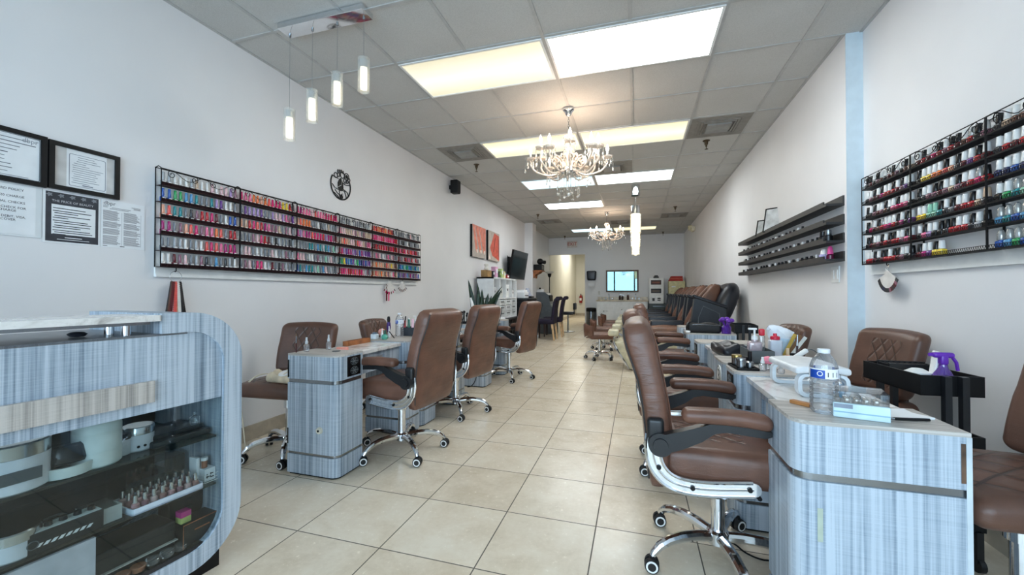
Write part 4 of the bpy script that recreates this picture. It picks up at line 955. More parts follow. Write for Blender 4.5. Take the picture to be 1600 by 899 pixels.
for (y, lab, cols, n, ln) in ((4.24, 'hanging white nail swatch fan with red strip under fifth left rack', ('dark red', 'hot pink'), 7, .15), (4.52, 'hanging white nail swatch fan with dark tips under farthest left rack', ('charcoal', 'dark red'), 7, .12)):
    o = thing('swatch_fan', lab, 'colour swatches', (XL + .05, y, 1.285)); MB().tube([(0, 0, .025), (.004, 0, .014), (.004, 0, .004), (-.004, 0, 0)], .0026, 6).build('hook', IRON, o)
    for k in range(n):
        a = (k - 3) * .24; m = MB(); m.M = Matrix.Translation((.002 * k - .006, 0, 0)) @ Matrix.Rotation(a, 4, 'X')
        m.mat(0).box(-.0008, .0008, -.005, .005, -ln, 0).mat(1).box(.0009, .0016, -.007, .007, -ln - .012, -ln + .018); m.build('swatch_stick', [PM['white'], PM[cols[k % 2]]], o)
    if ln == .15:
        for k in range(2): MB().box(-.012 + .004 * k, -.01 + .004 * k, -.055 + .035 * k, -.028 + .035 * k, -.24, -.04 - .09 * k).build('colour_strip', PM[('dark red', 'pink')[k]], o)
o = thing('swatch_fan', 'fan of white swatch sticks with dark tips under farthest right rack', 'colour swatches', (XN - .05, 3.11, 1.325))
MB().tube([(0, 0, .018), (-.004, 0, .008), (-.004, 0, -.004), (.004, 0, -.008), (.006, 0, .0)], .0026, 6).build('hook', IRON, o)
MB().tube([(0, .016 * math.cos(q * PI / 8), -.02 + .016 * math.sin(q * PI / 8)) for q in range(16)], .0013, 6, True).build('ring', CHROME, o)
tips = ['charcoal', 'mauve', 'dark red', 'charcoal', 'dark red', 'mauve', 'charcoal', 'black', 'charcoal', 'navy', 'charcoal', 'black', 'charcoal', 'black']
for k in range(14):
    a = (k - 6.5) * .155; m = MB(); m.M = Matrix.Translation((.0015 * k - .01, 0, -.03)) @ Matrix.Rotation(a, 4, 'X')
    m.mat(0).add([(0, -.003, 0), (0, .003, 0), (0, .009, -.135), (0, -.009, -.135), (.0012, -.003, 0), (.0012, .003, 0), (.0012, .009, -.135), (.0012, -.009, -.135)], [(0, 1, 2, 3), (7, 6, 5, 4), (0, 4, 5, 1), (1, 5, 6, 2), (2, 6, 7, 3), (3, 7, 4, 0)])
    m.mat(1).box(-.0012, .0022, -.0092, .0092, -.145, -.118); m.build('swatch_stick', [PM['white'], PM[tips[k]]], o)
# canvases
def canvas(label, y0, y1, z0, z1, kind):
    o = thing('canvas_print', label, 'picture', (XL, (y0 + y1) / 2, (z0 + z1) / 2), 0, 'canvas prints on left wall'); hy, hz = (y1 - y0) / 2, (z1 - z0) / 2
    MB().box(.002, .045, -hy, hy, -hz, hz).build('canvas', BLACK, o)
    m = MB(); m.mat(0).box(.045, .046, -hy, hy, -hz, hz)
    if kind == 0:
        for k in range(4):
            m.mat(1); y = -.30 + .19 * k; p = [(y - .10, hz), (y + .07, hz), (y + .22, .02 - .16 + .02 * k), (y + .24, -.17), (y + .20, -.22), (y + .13, -.18)]
            p = [(max(-hy, min(hy, q[0])), q[1]) for q in p]; m.prism(p, .046, .0465 + .0004 * k, 'YZ')
            if y + .2 < hy: m.mat(2).prism([(y + .17, -.14), (min(hy, y + .23), -.15), (min(hy, y + .23), -.2), (y + .19, -.22), (y + .15, -.17)], .0465, .0484, 'YZ')
    else:
        m.mat(1).prism([(.02, hz - .02), (hy - .02, hz - .05), (hy - .01, -hz + .02), (-.1, -hz + .1), (-hy + .1, -.05), (-.12, .1)], .046, .0466, 'YZ')
        m.mat(3).prism([(.05, .18), (.09, .18), (.0, -.12), (-.04, -.12)], .0466, .047, 'YZ').prism([(hy - .07, .2), (hy - .02, .17), (hy - .02, -.2), (hy - .06, -.18)], .0466, .047, 'YZ')
        m.mat(2).prism([(-hy + .02, -hz + .02), (-hy + .14, -hz + .02), (-hy + .08, -hz + .14)], .046, .0465, 'YZ')
    m.build('print', [plain((190, 178, 168), .6), plain((226, 130, 108) if kind == 0 else (206, 92, 74), .55, 0, .1), plain((246, 226, 216), .5), plain((120, 50, 46), .6)], o)
canvas('canvas print of pink manicured fingers, left of the pair on left wall', 6.83, 7.50, 1.80, 2.39, 0)
canvas('canvas print of red and white hands, right of the pair on left wall', 7.66, 8.34, 1.80, 2.40, 1)
# television on arm
o = thing('television', 'large flat black television on an arm bracket on left wall', 'television', (XL + .235, 9.2, 1.78), 0)
TVM = Matrix.Rotation(rad(-3), 4, 'Z') @ Matrix.Rotation(rad(9), 4, 'Y')
m = MB(); m.M = TVM; m.rbox((0, 0, 0), (.05, 1.04, .66), .008); m.build('housing', BLACK, o)
m = MB(); m.M = TVM; m.box(.0255, .0265, -.51, .51, -.32, .32); m.build('screen', plain((30, 38, 42), .12), o)
m = MB(); m.box(-.23, -.19, -.16, .16, -.2, .2).tube([(-.19, .1, .05), (-.12, -.12, .03), (-.03, 0, 0)], .022, 8).tube([(-.19, .1, -.05), (-.12, -.12, -.06), (-.03, 0, -.05)], .022, 8); m.build('arm_bracket', BLACK, o)
MB().tube([(-.03, -.35, -.1), (-.10, -.42, -.25), (-.12, -.45, .05), (-.15, -.40, .2)], .008, 6).build('cable', BLACK, o)
# bracket shelf with black speaker on the column
o = thing('bracket_shelf', 'small brown wooden bracket shelf on the far left column', 'shelf', (XL + .225, 10.79, 1.72))
MB().rbox((.13, 0, .0), (.26, .36, .03), .004).build('board', WOOD, o)
for y in (-.13, .13): MB().prism([(0, -.015), (.2, -.015), (.15, -.06), (.06, -.10), (.045, -.19), (0, -.19)], y - .015, y + .015, 'XZ').build('bracket', WOOD, o)
o = thing('black_receiver', 'black receiver box on the wooden bracket shelf', 'receiver', (XL + .355, 10.79, 1.7355)); MB().rbox((0, 0, .08), (.22, .33, .16), .01).build('case', BLACK, o); MB().box(.1105, .113, -.14, .14, .03, .12).build('front_panel', BLKP, o)
o = thing('black_camera', 'black rounded camera unit on top of the receiver box', 'camera', (XL + .37, 10.86, 1.896)); MB().ball((0, 0, .09), .09, 16, .95).build('body', BLACK, o); MB().cyl((.05, -.02, .08), (.15, -.06, .06), .045, .05, 16).build('lens', BLKP, o)
# switch, outlet, emergency light, exit sign
o = thing('light_switch', 'white double light switch under the dark wall shelves', 'light switch', (XR, 3.66, 1.285)); MB().rbox((-.004, 0, 0), (.008, .125, .125), .003).build('plate', WHITE, o)
for y in (-.028, .028): MB().rbox((-.009, y, 0), (.008, .034, .068), .002).build('rocker', WHITE, o)
o = thing('emergency_light', 'white two-headed emergency light high on right wall near back', 'emergency light', (XR, 11.4, 2.78)); MB().rbox((-.04, 0, 0), (.08, .28, .12), .015).build('case', plain((226, 220, 196), .5), o)
for y in (-.09, .09): MB().cyl((-.07, y, .05), (-.14, y * 1.15, .03), .045, .055, 14).build('lamp_head', plain((222, 214, 180), .4), o)
o = thing('exit_sign', 'white exit sign with red letters above the corridor opening', 'sign', (-2.06, YB, 2.775)); MB().rbox((0, -.03, 0), (.34, .06, .22), .008).build('case', plain((214, 206, 198), .5), o)
text_mesh('letters', 'EXIT', .155, plain((176, 30, 24), .5), o, (0, -.061, -.002), (rad(90), 0, 0), .0015)
o = thing('wall_outlet', 'white wall outlet above the vanity counter, left of mirror', 'outlet', (-1.17, YB, 1.13)); MB().rbox((0, -.004, 0), (.075, .008, .12), .003).build('plate', plain((214, 212, 206), .5), o); MB().box(-.018, .018, -.0095, -.008, .012, .042).box(-.018, .018, -.0095, -.008, -.042, -.012).build('socket', plain((196, 194, 190), .5), o)
o = thing('fire_extinguisher', 'red fire extinguisher hanging on the corridor end wall', 'fire extinguisher', (-2.62, YC - .09, .62)); MB().lathe([(.001, 0), (.07, 0), (.075, .02), (.075, .3), (.05, .36), (.022, .38), (.022, .4)], n=18).build('cylinder', plain((150, 24, 26), .3), o)
MB().cyl((0, 0, .4), (0, 0, .43), .025, .02, 12).box(-.012, .012, -.1, .03, .43, .45).build('valve', BLACK, o); MB().tube([(0, .02, .41), (.07, 0, .38), (.09, -.01, .25), (.085, -.01, .1)], .012, 8).build('hose', BLACK, o); MB().box(-.05, .05, -.0765, -.074, .12, .24).build('label', PAPER, o)
o = thing('towel_dispenser', 'black paper towel dispenser on the back wall beside corridor', 'dispenser', (-1.41, YB, 1.55)); MB().rbox((0, -.11, .15), (.30, .22, .32), .05, 4, 1, lambda x, y, z: (x * (1 + .08 * z / .16), y, z)).build('housing', plain((20, 22, 34), .3), o)
MB().box(-.10, .10, -.12, -.118, -.2, .0).build('paper_sheet', PAPER, o)
# ---------------------------------------------------------------- hanging lamps
BULB = emission('bulb_glow', (255, 240, 214), 14)
PGL = clear('pendant_glass', (252, 253, 253), .05, .03, .14, (255, 252, 244), .3)
def bar_pendant():
    o = thing('pendant_light', 'chrome bar pendant with four clear glass cylinder lamps, upper left', 'pendant light', (-2.02, 2.255, ZC - .006))
    MB().rbox((0, 0, -.02), (.69, .115, .04), .003).build('ceiling_plate', CHROME, o)
    ROD = emission('lamp_rod_glow', (255, 245, 222), .8)
    for k, (x, zt) in enumerate(((-.322, 2.44), (-.117, 2.54), (.091, 2.625), (.302, 2.69))):
        z = zt - (ZC - .006); y = .02 if k else .03
        c = MB().cyl((x, y, -.04), (x, y, z), .0013, .0013, 5).build('cord', plain((120, 122, 124), .4), o)
        MB().lathe([(.001, 0), (.008, 0), (.008, -.012), (.001, -.012)], (x, y, -.04), 10).build('cord_grip', STEEL, c)
        m = MB().lathe([(.001, .0), (.016, 0), (.026, -.006), (.026, -.058), (.001, -.058)], (x, y, z), 18); m.cyl((x - .034, y, z - .018), (x + .034, y, z - .018), .0035, .0035, 6); m.build('lamp_holder', CHROME, o)
        g = MB(); g.ring([(x + .038 * math.cos(q * PI / 14), y + .038 * math.sin(q * PI / 14)) for q in range(28)], [(x + .0345 * math.cos(q * PI / 14), y + .0345 * math.sin(q * PI / 14)) for q in range(28)], z - .215, z + .004); g.build('glass_shade', PGL, o)
        m = MB(); pr = []
        for q in range(15): pr += [(.016, -.06 - q * .0095), (.0235, -.0645 - q * .0095)]
        m.lathe([(.001, -.058)] + pr + [(.001, -.2)], (x, y, z), 16); m.build('lamp_rod', ROD, o)
bar_pendant()
CUP = clear('crystal_cup', (255, 246, 236), .20, .12, .72, (250, 232, 214))
def drop(m, p, s=1.0):
    x, y, z = p; m.lathe([(.0005, 0), (.0045 * s, -.010 * s), (.0075 * s, -.024 * s), (.0055 * s, -.034 * s), (.0005, -.038 * s)], p, 6)
def strand(m, a, b, n, sag=0.0, r=.0066):
    a, b = V(a), V(b)
    for k in range(n):
        t = (k + .5) / n; p = a.lerp(b, t); p.z -= sag * 4 * t * (1 - t); m.lathe([(.0004, -r), (r, 0), (.0004, r)], p, 6)
def chandelier(label, loc, narm, sc, seed):
    o = thing('crystal_chandelier', label, 'chandelier', loc, 0, 'crystal chandeliers'); S = sc
    def P(x, y, z): return (x * S, y * S, z * S)
    MB().lathe([(.001 * S, 0), (.055 * S, 0), (.058 * S, -.012 * S), (.04 * S, -.03 * S), (.03 * S, -.055 * S), (.012 * S, -.075 * S), (.001 * S, -.078 * S)], n=20).build('canopy', CHROME, o)
    m = MB()
    for k in range(7):
        z = -.078 - k * .026; m.tube([P(.008 * math.cos(q * PI / 6) * (1 if k % 2 else 0), .008 * math.cos(q * PI / 6) * (0 if k % 2 else 1), z - .012 + .016 * math.sin(q * PI / 6)) for q in range(12)], .0022 * S, 5, True)
    m.build('chain', STEEL, o)
    prof = [(.001, -.25), (.05, -.262), (.055, -.275), (.02, -.29), (.018, -.31), (.042, -.33), (.045, -.345), (.02, -.37), (.016, -.395), (.052, -.415), (.056, -.43), (.022, -.455), (.02, -.50), (.036, -.53), (.036, -.56), (.06, -.60), (.07, -.63), (.045, -.655), (.02, -.665), (.001, -.67)]
    MB().lathe([(r * S, z * S) for r, z in prof], n=16).build('glass_column', CUP, o)
    MB().lathe([(r * S, z * S) for r, z in [(.03, -.58), (.074, -.60), (.078, -.635), (.05, -.66), (.03, -.66)]], n=20).build('arm_plate', CHROME, o)
    R = random.Random(seed)
    for k in range(narm):
        a = 2 * PI * k / narm + .2; c, s = math.cos(a), math.sin(a); up = k % 2 and narm > 8
        rr = .385 if not up else .32; zz = -.485 if not up else -.43
        pts = smooth([(.05, -.61), (.12, -.655), (.20, -.67), (rr - .06, -.63), (rr, -.555), (rr - .005, zz - .06), (rr, zz - .03)], 3)
        arm = MB().tube([P(c * r, s * r, z) for r, z in pts], .0095 * S, 7).build('arm', CUP, o)
        MB().tube([P(c * r, s * r, z) for r, z in smooth([(.06, -.60), (.09, -.52), (.14, -.49), (.165, -.53), (.135, -.56), (.115, -.535)], 3)], .008 * S, 6).build('scroll', CUP, arm)
        q = P(c * rr, s * rr, zz)
        MB().lathe([(.002 * S, -.035 * S), (.014 * S, -.03 * S), (.05 * S, -.02 * S), (.058 * S, -.004 * S), (.05 * S, -.006 * S), (.016 * S, -.01 * S), (.014 * S, .0)], q, 14).build('bobeche', CUP, arm)
        MB().lathe([(.010 * S, -.002 * S), (.011 * S, .045 * S), (.001 * S, .046 * S)], q, 10).build('candle_tube', WHITE, arm)
        MB().lathe([(.006 * S, .045 * S), (.015 * S, .06 * S), (.0165 * S, .075 * S), (.008 * S, .10 * S), (.001 * S, .118 * S)], q, 10).build('bulb', BULB, arm)
        for j in range(6):
            m = MB()
            b = a + 2 * PI * j / 6; e = (q[0] + .054 * S * math.cos(b), q[1] + .054 * S * math.sin(b), q[2] - .01 * S)
            n = 3 if j else 7; strand(m, e, (e[0], e[1], e[2] - .014 * S * n), n, 0, .0062 * S); drop(m, (e[0], e[1], e[2] - .014 * S * n), 1.2 * S); m.build('crystal_drop', CRYSTAL, arm)
        m = MB(); strand(m, q, P(c * .03, s * .03, -.44), 18, .07 * S, .006 * S); m.build('crystal_swag', CRYSTAL, arm); m = MB()
        e = P(c * .22, s * .22, -.672); strand(m, e, (e[0], e[1], e[2] - .05 * S), 4, 0, .005 * S); drop(m, (e[0], e[1], e[2] - .05 * S), 1.3 * S)
        m.build('crystal_pendant', CRYSTAL, arm)
    for k in range(12):
        a = 2 * PI * k / 12; c, s = math.cos(a), math.sin(a); L = .15 + .04 * (k % 3); m = MB()
        r0 = .115 if k % 2 else .07; e = P(c * r0, s * r0, -.66); n = int(L / .013); strand(m, P(c * .07, s * .07, -.64), e, 4, 0, .006 * S)
        strand(m, e, (e[0], e[1], e[2] - L * S), n, 0, .0062 * S); m.ball((e[0], e[1], e[2] - (L + .017) * S), .014 * S, 8); m.build('crystal_strand', CRYSTAL, o)
    m = MB(); e = P(0, 0, -.67); strand(m, e, P(0, 0, -.84), 14, 0, .0062 * S); m.ball(P(0, 0, -.865), .024 * S, 10); m.build('crystal_ball', CRYSTAL, o)
    for zc, r_ in ((-.275, .055), (-.43, .056)):
        for j in range(8):
            m = MB(); b = 2 * PI * j / 8; drop(m, P(r_ * math.cos(b), r_ * math.sin(b), zc - .002), 1.1 * S); m.build('crystal_fringe_drop', CRYSTAL, o)
chandelier('large crystal chandelier with candle bulbs hanging nearest, centre of ceiling', (-.648, 4.09, ZC - .012), 12, 1.0, 1)
chandelier('smaller crystal chandelier hanging farther back near the exit sign side', (-.643, 9.63, ZC - .012), 8, .96, 2)
o = thing('crystal_tube_pendant', 'long tubular crystal pendant lamp with chrome canopy near right wall', 'pendant light', (-.003, 7.36, ZC - .008))
MB().cyl((0, 0, 0), (0, 0, -.18), .075, .075, 22).build('canopy', CHROME, o); MB().cyl((0, 0, -.18), (0, 0, -.36), .002, .002, 5).build('cord', STEEL, o)
MB().cyl((0, 0, -.36), (0, 0, -.50), .075, .075, 22).build('chrome_cap', CHROME, o)
TUB = emission('crystal_tube_glow', (255, 246, 214), 1.25)
for (z0, z1, r) in ((-.50, -.83, .08), (-.83, -1.07, .07), (-1.07, -1.22, .06)):
    m = MB(); pr = [(.001, z0)]; n = int((z0 - z1) / .02)
    for k in range(n): pr += [(r, z0 - k * .02 - .002), (r * .9, z0 - k * .02 - .011)]
    m.lathe(pr + [(.001, z1)], n=16); s = m.build('crystal_tier', TUB, o, ang=10)
    m = MB()
    for k in range(18):
        a = 2 * PI * k / 18; strand(m, (r * 1.06 * math.cos(a), r * 1.06 * math.sin(a), z0), (r * 1.06 * math.cos(a), r * 1.06 * math.sin(a), z1), int((z0 - z1) / .026), 0, .011)
    m.build('crystal_beads', CRYSTAL, s)
for n, x, y, z, e in (('chandelier_lamp', -.648, 4.09, 2.62, 10), ('chandelier_lamp', -.643, 9.63, 2.62, 10)):
    L = bpy.data.lights.new(n, 'POINT'); L.energy = e; L.color = (1, .74, .54); L.shadow_soft_size = .12
    q = bpy.data.objects.new(n, L); COL.objects.link(q); q.location = (x, y, z)
# ---------------------------------------------------------------- spa chairs and back of the room
SPAB = plain((20, 22, 30), .38); BEI = plain((206, 198, 168), .35); LEAD = leather('leather_spa_seat', (114, 78, 58), None, .45)
def spa_chair():
    t = thing('pedicure_chair', '', 'pedicure chair', (0, 0, 0), 0, 'pedicure spa chairs along right wall')
    # base with foot bowl at the front (-x)
    prof = [(-.56, .02), (-.74, .30), (-.78, .40), (-.72, .42), (-.60, .37), (-.25, .36), (-.18, .44), (.55, .44), (.55, .02)]
    secs = []
    for y, k in ((-.33, .86), (-.30, .97), (-.2, 1), (.2, 1), (.30, .97), (.33, .86)): secs.append([(-.05 + (x + .05) * k, y, z * (.94 + .06 * k)) for x, z in prof])
    MB().loft(secs).build('base', BEI, t, ang=50)
    MB().tube([(-.57, -.28, .02), (-.72, -.31, .26), (-.79, -.26, .40), (-.80, 0, .42), (-.79, .26, .40), (-.72, .31, .26), (-.57, .28, .02)], .02, 8).build('chrome_trim', CHROME, t)
    m = MB().cyl((-.45, -.18, .38), (-.45, -.18, .47), .012, .012, 8).tube([(-.45, -.18, .47), (-.43, -.15, .50), (-.39, -.12, .48)], .012, 8).cyl((-.38, -.22, .38), (-.38, -.22, .43), .016, .016, 8); m.build('faucet', CHROME, t)
    MB().tube([(-.5, .0, .4), (-.66, 0, .46), (-.74, 0, .5)], .03, 8).build('rest_post', CHROME, t)
    MB().rbox((-.80, 0, .525), (.16, .34, .09), .03, 3, (1, 3, 1)).build('foot_rest', BEI, t)
    MB().rbox((-.02, 0, .53), (.62, .52, .17), .06, 4, (4, 3, 1), lambda x, y, z: (x, y, z + .03 * math.cos(x / .31 * 1.4) * (.5 + z / .17))).build('seat', LEAD, t)
    MB().rbox((-.36, 0, .44), (.12, .5, .22), .05, 3, 1).build('leg_pad', LEAD, t)
    for sg in (-1, 1):
        y = sg * .345
        MB().prism([(.24, .42), (.27, .75), (.31, 1.06), (.38, 1.075), (.70, .93), (.72, .60), (.64, .42)], y - .075, y + .075, 'XZ').build('side_panel', SPAB, t)
        MB().rbox((.51, y, 1.02), (.44, .17, .05), .02, 3, 1, lambda x, yy, z: (x, yy, z - .36 * x)).build('arm_top', SPAB, t)
        if sg > 0: MB().rbox((.0, y - .05, .60), (.50, .20, .22), .03, 3, 1).build('front_arm', BLKL, t)
        MB().tube([(.34, y + sg * .076, .48), (.36, y + sg * .076, .80), (.42, y + sg * .076, .96), (.62, y + sg * .076, .86), (.64, y + sg * .076, .5)], .006, 5).build('panel_seam', GREY, t)
    st = [(.30, .55, .24, .05), (.36, .66, .25, .075), (.46, .86, .25, .08), (.56, 1.05, .24, .075), (.64, 1.18, .20, .06), (.675, 1.245, .16, .03)]; secs = []
    for i, (x, z, w_, d) in enumerate(st):
        a = st[max(0, i - 1)]; b = st[min(len(st) - 1, i + 1)]; tg = V((b[0] - a[0], 0, b[1] - a[1])).normalized(); nn = V((-tg.z, 0, tg.x))
        secs.append(supersec((x, 0, z), w_ * .62, d, 20, .5, V((0, 1, 0)), nn))
    bk = MB().loft(secs).build('backrest', LEAP, t, ang=60)
    for sg in (-1, 1):
        secs = []
        for i, (x, z, w_, d) in enumerate(st):
            a = st[max(0, i - 1)]; b = st[min(len(st) - 1, i + 1)]; tg = V((b[0] - a[0], 0, b[1] - a[1])).normalized(); nn = V((-tg.z, 0, tg.x))
            secs.append(supersec((x - .035 * nn.x * 0 - .03, sg * w_ * .82, z + .01), .055, d * 1.25, 14, .6, V((0, 1, 0)), nn))
        MB().loft(secs).build('bolster', LEAP, bk, ang=60)
    MB().rbox((.60, 0, 1.19), (.10, .34, .13), .04, 4, 1).build('head_pillow', LEAD, bk)
    m = MB(); m.M = Matrix.Translation((.66, 0, .93)) @ Matrix.Rotation(rad(24), 4, 'Y'); m.rbox((.04, 0, 0), (.27, .72, .80), .134, 5, (1, 4, 4), lambda x, y, z: (x * (1 - .35 * (z / .40) ** 2), y * (1 - .25 * max(0, z / .40) ** 2), z)); m.build('back_shell', BLKL, t)
    MB().cyl((.62, .0, .40), (.66, 0, .70), .06, .05, 10).build('recline_post', BLACK, t)
    return t
nm = ['nearest', 'second', 'third', 'fourth', 'farthest']
pc = spa_chair()
for k in range(5):
    o = pc if k == 0 else copy_tree(pc)
    place(o, (.465, 6.55 + 1.1 * k, 0), 0, 'brown and black pedicure spa chair, %s of five along the right wall' % nm[k])
def pedi_stool():
    t = thing('pedicure_stool', '', 'stool', (0, 0, 0), 0, 'low brown pedicure stools'); star_base(t, .24, .3)
    MB().cyl((0, 0, .13), (0, 0, .36), .025, .025, 14).build('gas_column', CHROME, t)
    MB().rbox((0, 0, .405), (.40, .40, .10), .04, 3, (3, 3, 1)).build('seat', LEA, t)
    secs = []
    for k in range(13):
        a = rad(-52 + 104 * k / 12); e = abs(k - 6) / 6; c, s = -math.cos(a), math.sin(a)
        secs.append([V((c * r * .23, s * r * .245, z)) for r, z in ((1.0, .36 + .03 * e), (1.16, .40 + .03 * e), (1.2, .60 - .05 * e), (1.1, .625 - .05 * e), (1.02, .60 - .05 * e))])
    MB().loft(secs).build('backrest', LEA, t, ang=60)
    MB().tube([(-math.cos(rad(a)) * .26, math.sin(rad(a)) * .275, .37 + .0016 * abs(a)) for a in range(-52, 53, 13)], .008, 6).build('chrome_band', CHROME, t)
    return t
ps = pedi_stool()
for k, (x, y, r, lab) in enumerate(((-.60, 7.15, 18, 'brown pedicure stool nearest, its curved back turned to the aisle'), (-.62, 8.35, 5, 'brown pedicure stool, second along the aisle'), (-.55, 9.35, 0, 'brown pedicure stool, third along the aisle'), (-.58, 10.42, 0, 'brown pedicure stool, farthest toward the vanity'))):
    o = ps if k == 0 else copy_tree(ps); place(o, (x, y, 0), rad(r), lab)
# vanity
VW = plain((240, 240, 238), .4, 0, .02); CTR = plain((206, 190, 164), .25, 0, .1)
o = thing('vanity_cabinet', 'white double sink vanity with beige counter under the mirror', 'vanity', (-.43, YB - .014, 0))
MB().box(-.77, .77, -.53, 0, .10, .86).box(-.74, .74, -.48, 0, 0, .10).build('cabinet', VW, o)
def shaker(x0, x1, z0, z1, name, knob):
    d = MB().ring([(x0, z0), (x1, z0), (x1, z1), (x0, z1)], [(x0 + .045, z0 + .045), (x1 - .045, z0 + .045), (x1 - .045, z1 - .045), (x0 + .045, z1 - .045)], -.55, -.53, 'XZ').box(x0 + .045, x1 - .045, -.541, -.53, z0 + .045, z1 - .045).build(name, VW, o)
    MB().ball((knob[0], -.562, knob[1]), .015, 8).build('knob', STEEL, d)
for x0 in (-.75, -.49, .25, .51): shaker(x0, x0 + .24, .14, .70, 'door', (x0 + (.20 if x0 in (-.75, .25) else .04), .55))
for z0 in (.14, .33, .52): shaker(-.21, .21, z0, z0 + .17, 'drawer', (0, z0 + .085))
MB().box(-.75, .75, -.54, -.53, .73, .85).build('apron', VW, o)
MB().rbox((0, -.275, .88), (1.58, .57, .04), .008).box(-.79, .79, -.02, 0, .90, 1.0).build('counter', CTR, o)
for x in (-.42, .42):
    MB().lathe([(.19, .902), (.2, .905), (.18, .9), (.12, .895), (.001, .893)], (x, -.28, 0), 20).build('sink', WHITE, o)
    m = MB().cyl((x, -.08, .9), (x, -.08, 1.08), .012, .012, 10).tube([(x, -.08, 1.08), (x, -.13, 1.1), (x, -.18, 1.06)], .011, 8)
    for sx in (-.1, .1): m.cyl((x + sx, -.08, .9), (x + sx, -.08, .95), .018, .012, 10).box(x + sx - .03, x + sx + .03, -.085, -.075, .95, .96)
    m.build('faucet', STEEL, o)
for k, (x, h, c, lab) in enumerate(((-.50, .17, (60, 40, 36), 'dark soap dispenser left of centre on the vanity counter'), (-.42, .15, (52, 46, 44), 'dark bottle centre left on the vanity counter'), (-.25, .2, (70, 44, 38), 'brown pump bottle right of centre on the vanity counter'))):
    q = thing('soap_bottle', lab, 'bottle', (x, YB - .2, .9)); MB().lathe([(.03, 0), (.034, .006), (.034, h * .7), (.012, h * .85)], n=14).build('body', plain(c, .3), q); MB().cyl((0, 0, h * .84), (0, 0, h), .01, .01, 8).box(-.006, .05, -.008, .008, h, h + .014).build('pump', STEEL, q)
o = thing('wall_mirror', 'wide mirror in dark wooden frame above the vanity', 'mirror', (-.435, YB, 1.515))
a = [(-.515, -.36), (.515, -.36), (.515, .36), (-.515, .36)]; b = [(-.465, -.31), (.465, -.31), (.465, .31), (-.465, .31)]
MB().ring(a, b, -.035, -.001, 'XZ').build('frame', plain((92, 66, 42), .4, 0, .15), o)
MB().box(-.47, .47, -.012, -.004, -.315, .315).build('mirror_glass', plain((104, 126, 128), .015, 1, 0), o)
o = thing('trash_can', 'tall steel trash can with black lid beside the vanity', 'trash can', (-1.40, 13.45, 0)); MB().lathe([(.15, 0), (.16, .01), (.16, .52)], n=24).build('body', STEEL, o); MB().lathe([(.163, .52), (.165, .53), (.165, .62), (.15, .64), (.13, .645), (.128, .6), (.001, .6)], n=24).build('lid', BLACK, o); MB().lathe([(.163, 0), (.166, .005), (.166, .03), (.16, .032)], n=24).build('foot_ring', BLACK, o)
# cabinet with a stack of printed boxes
CG = plain((58, 68, 66), .45)
o = thing('storage_cabinet', 'dark grey-green low cabinet under the stack of three boxes', 'cabinet', (.66, YB - .32, 0)); MB().box(-.28, .28, -.25, .25, 0, .80).build('body', CG, o)
for z0 in (.42, .61): d = MB().rbox((0, -.256, z0 + .085), (.52, .014, .165), .004).build('drawer', CG, o); MB().box(-.16, .16, -.275, -.262, z0 + .10, z0 + .115).build('handle', STEEL, d)
bx = [((66, 44, 36), (128, 72, 52)), ((44, 44, 46), (92, 78, 70)), ((236, 236, 236), (40, 42, 44))]
for k in range(3):
    z = .8 + k * .262 - .0; q = thing('appliance_box', 'white appliance box with dark printed front, %s of the stack of three' % ('bottom', 'middle', 'top')[k], 'box', (.60, YB - .32, z + .0005), 0, 'stacked appliance boxes')
    MB().rbox((0, 0, .13), (.42, .38, .26), .004).build('box', WHITE, q); c = bx[2 - k]
    m = MB().mat(0).box(-.16, .14, -.192, -.1905, .06, .2)
    if k == 0: m.mat(1).box(-.12, -.05, -.1935, -.192, .08, .17).box(.03, .12, -.1935, -.192, .14, .18).box(.03, .12, -.1935, -.192, .09, .12)
    else: m.mat(1).box(-.13, .10, -.1935, -.192, .10, .15)
    m.build('printed_front', [plain(c[0], .5), plain(c[1], .5)], q)
q = thing('small_device', 'small dark device on top of the appliance box stack', 'device', (.60, YB - .32, 1.587)); MB().rbox((0, 0, .03), (.16, .12, .06), .015).build('body', DARK, q); MB().rbox((0, 0, .075), (.11, .09, .035), .012).build('top', BLKP, q)
q = thing('cream_carton', 'large cream carton with red folded towels beside the box stack', 'carton', (1.185, YB - .35, 0)); MB().box(-.23, .25, -.24, .24, 0, 1.05).build('stand', CG, q); MB().rbox((0, 0, 1.27), (.46, .42, .44), .006).build('carton', plain((214, 206, 160), .55), q)
MB().box(-.15, -.04, -.212, -.2105, 1.3, 1.34).build('printed_mark', PAPER, q)
q = thing('folded_towels', 'red folded towels on top of the cream carton', 'towels', (1.165, YB - .35, 1.4905))
for k in range(3): MB().rbox((.01 * k, 0, .025 + .05 * k), (.40 - .03 * k, .34, .048), .02, 3, 1).build('towel', plain((178, 52, 50) if k != 1 else (200, 96, 84), .85), q)
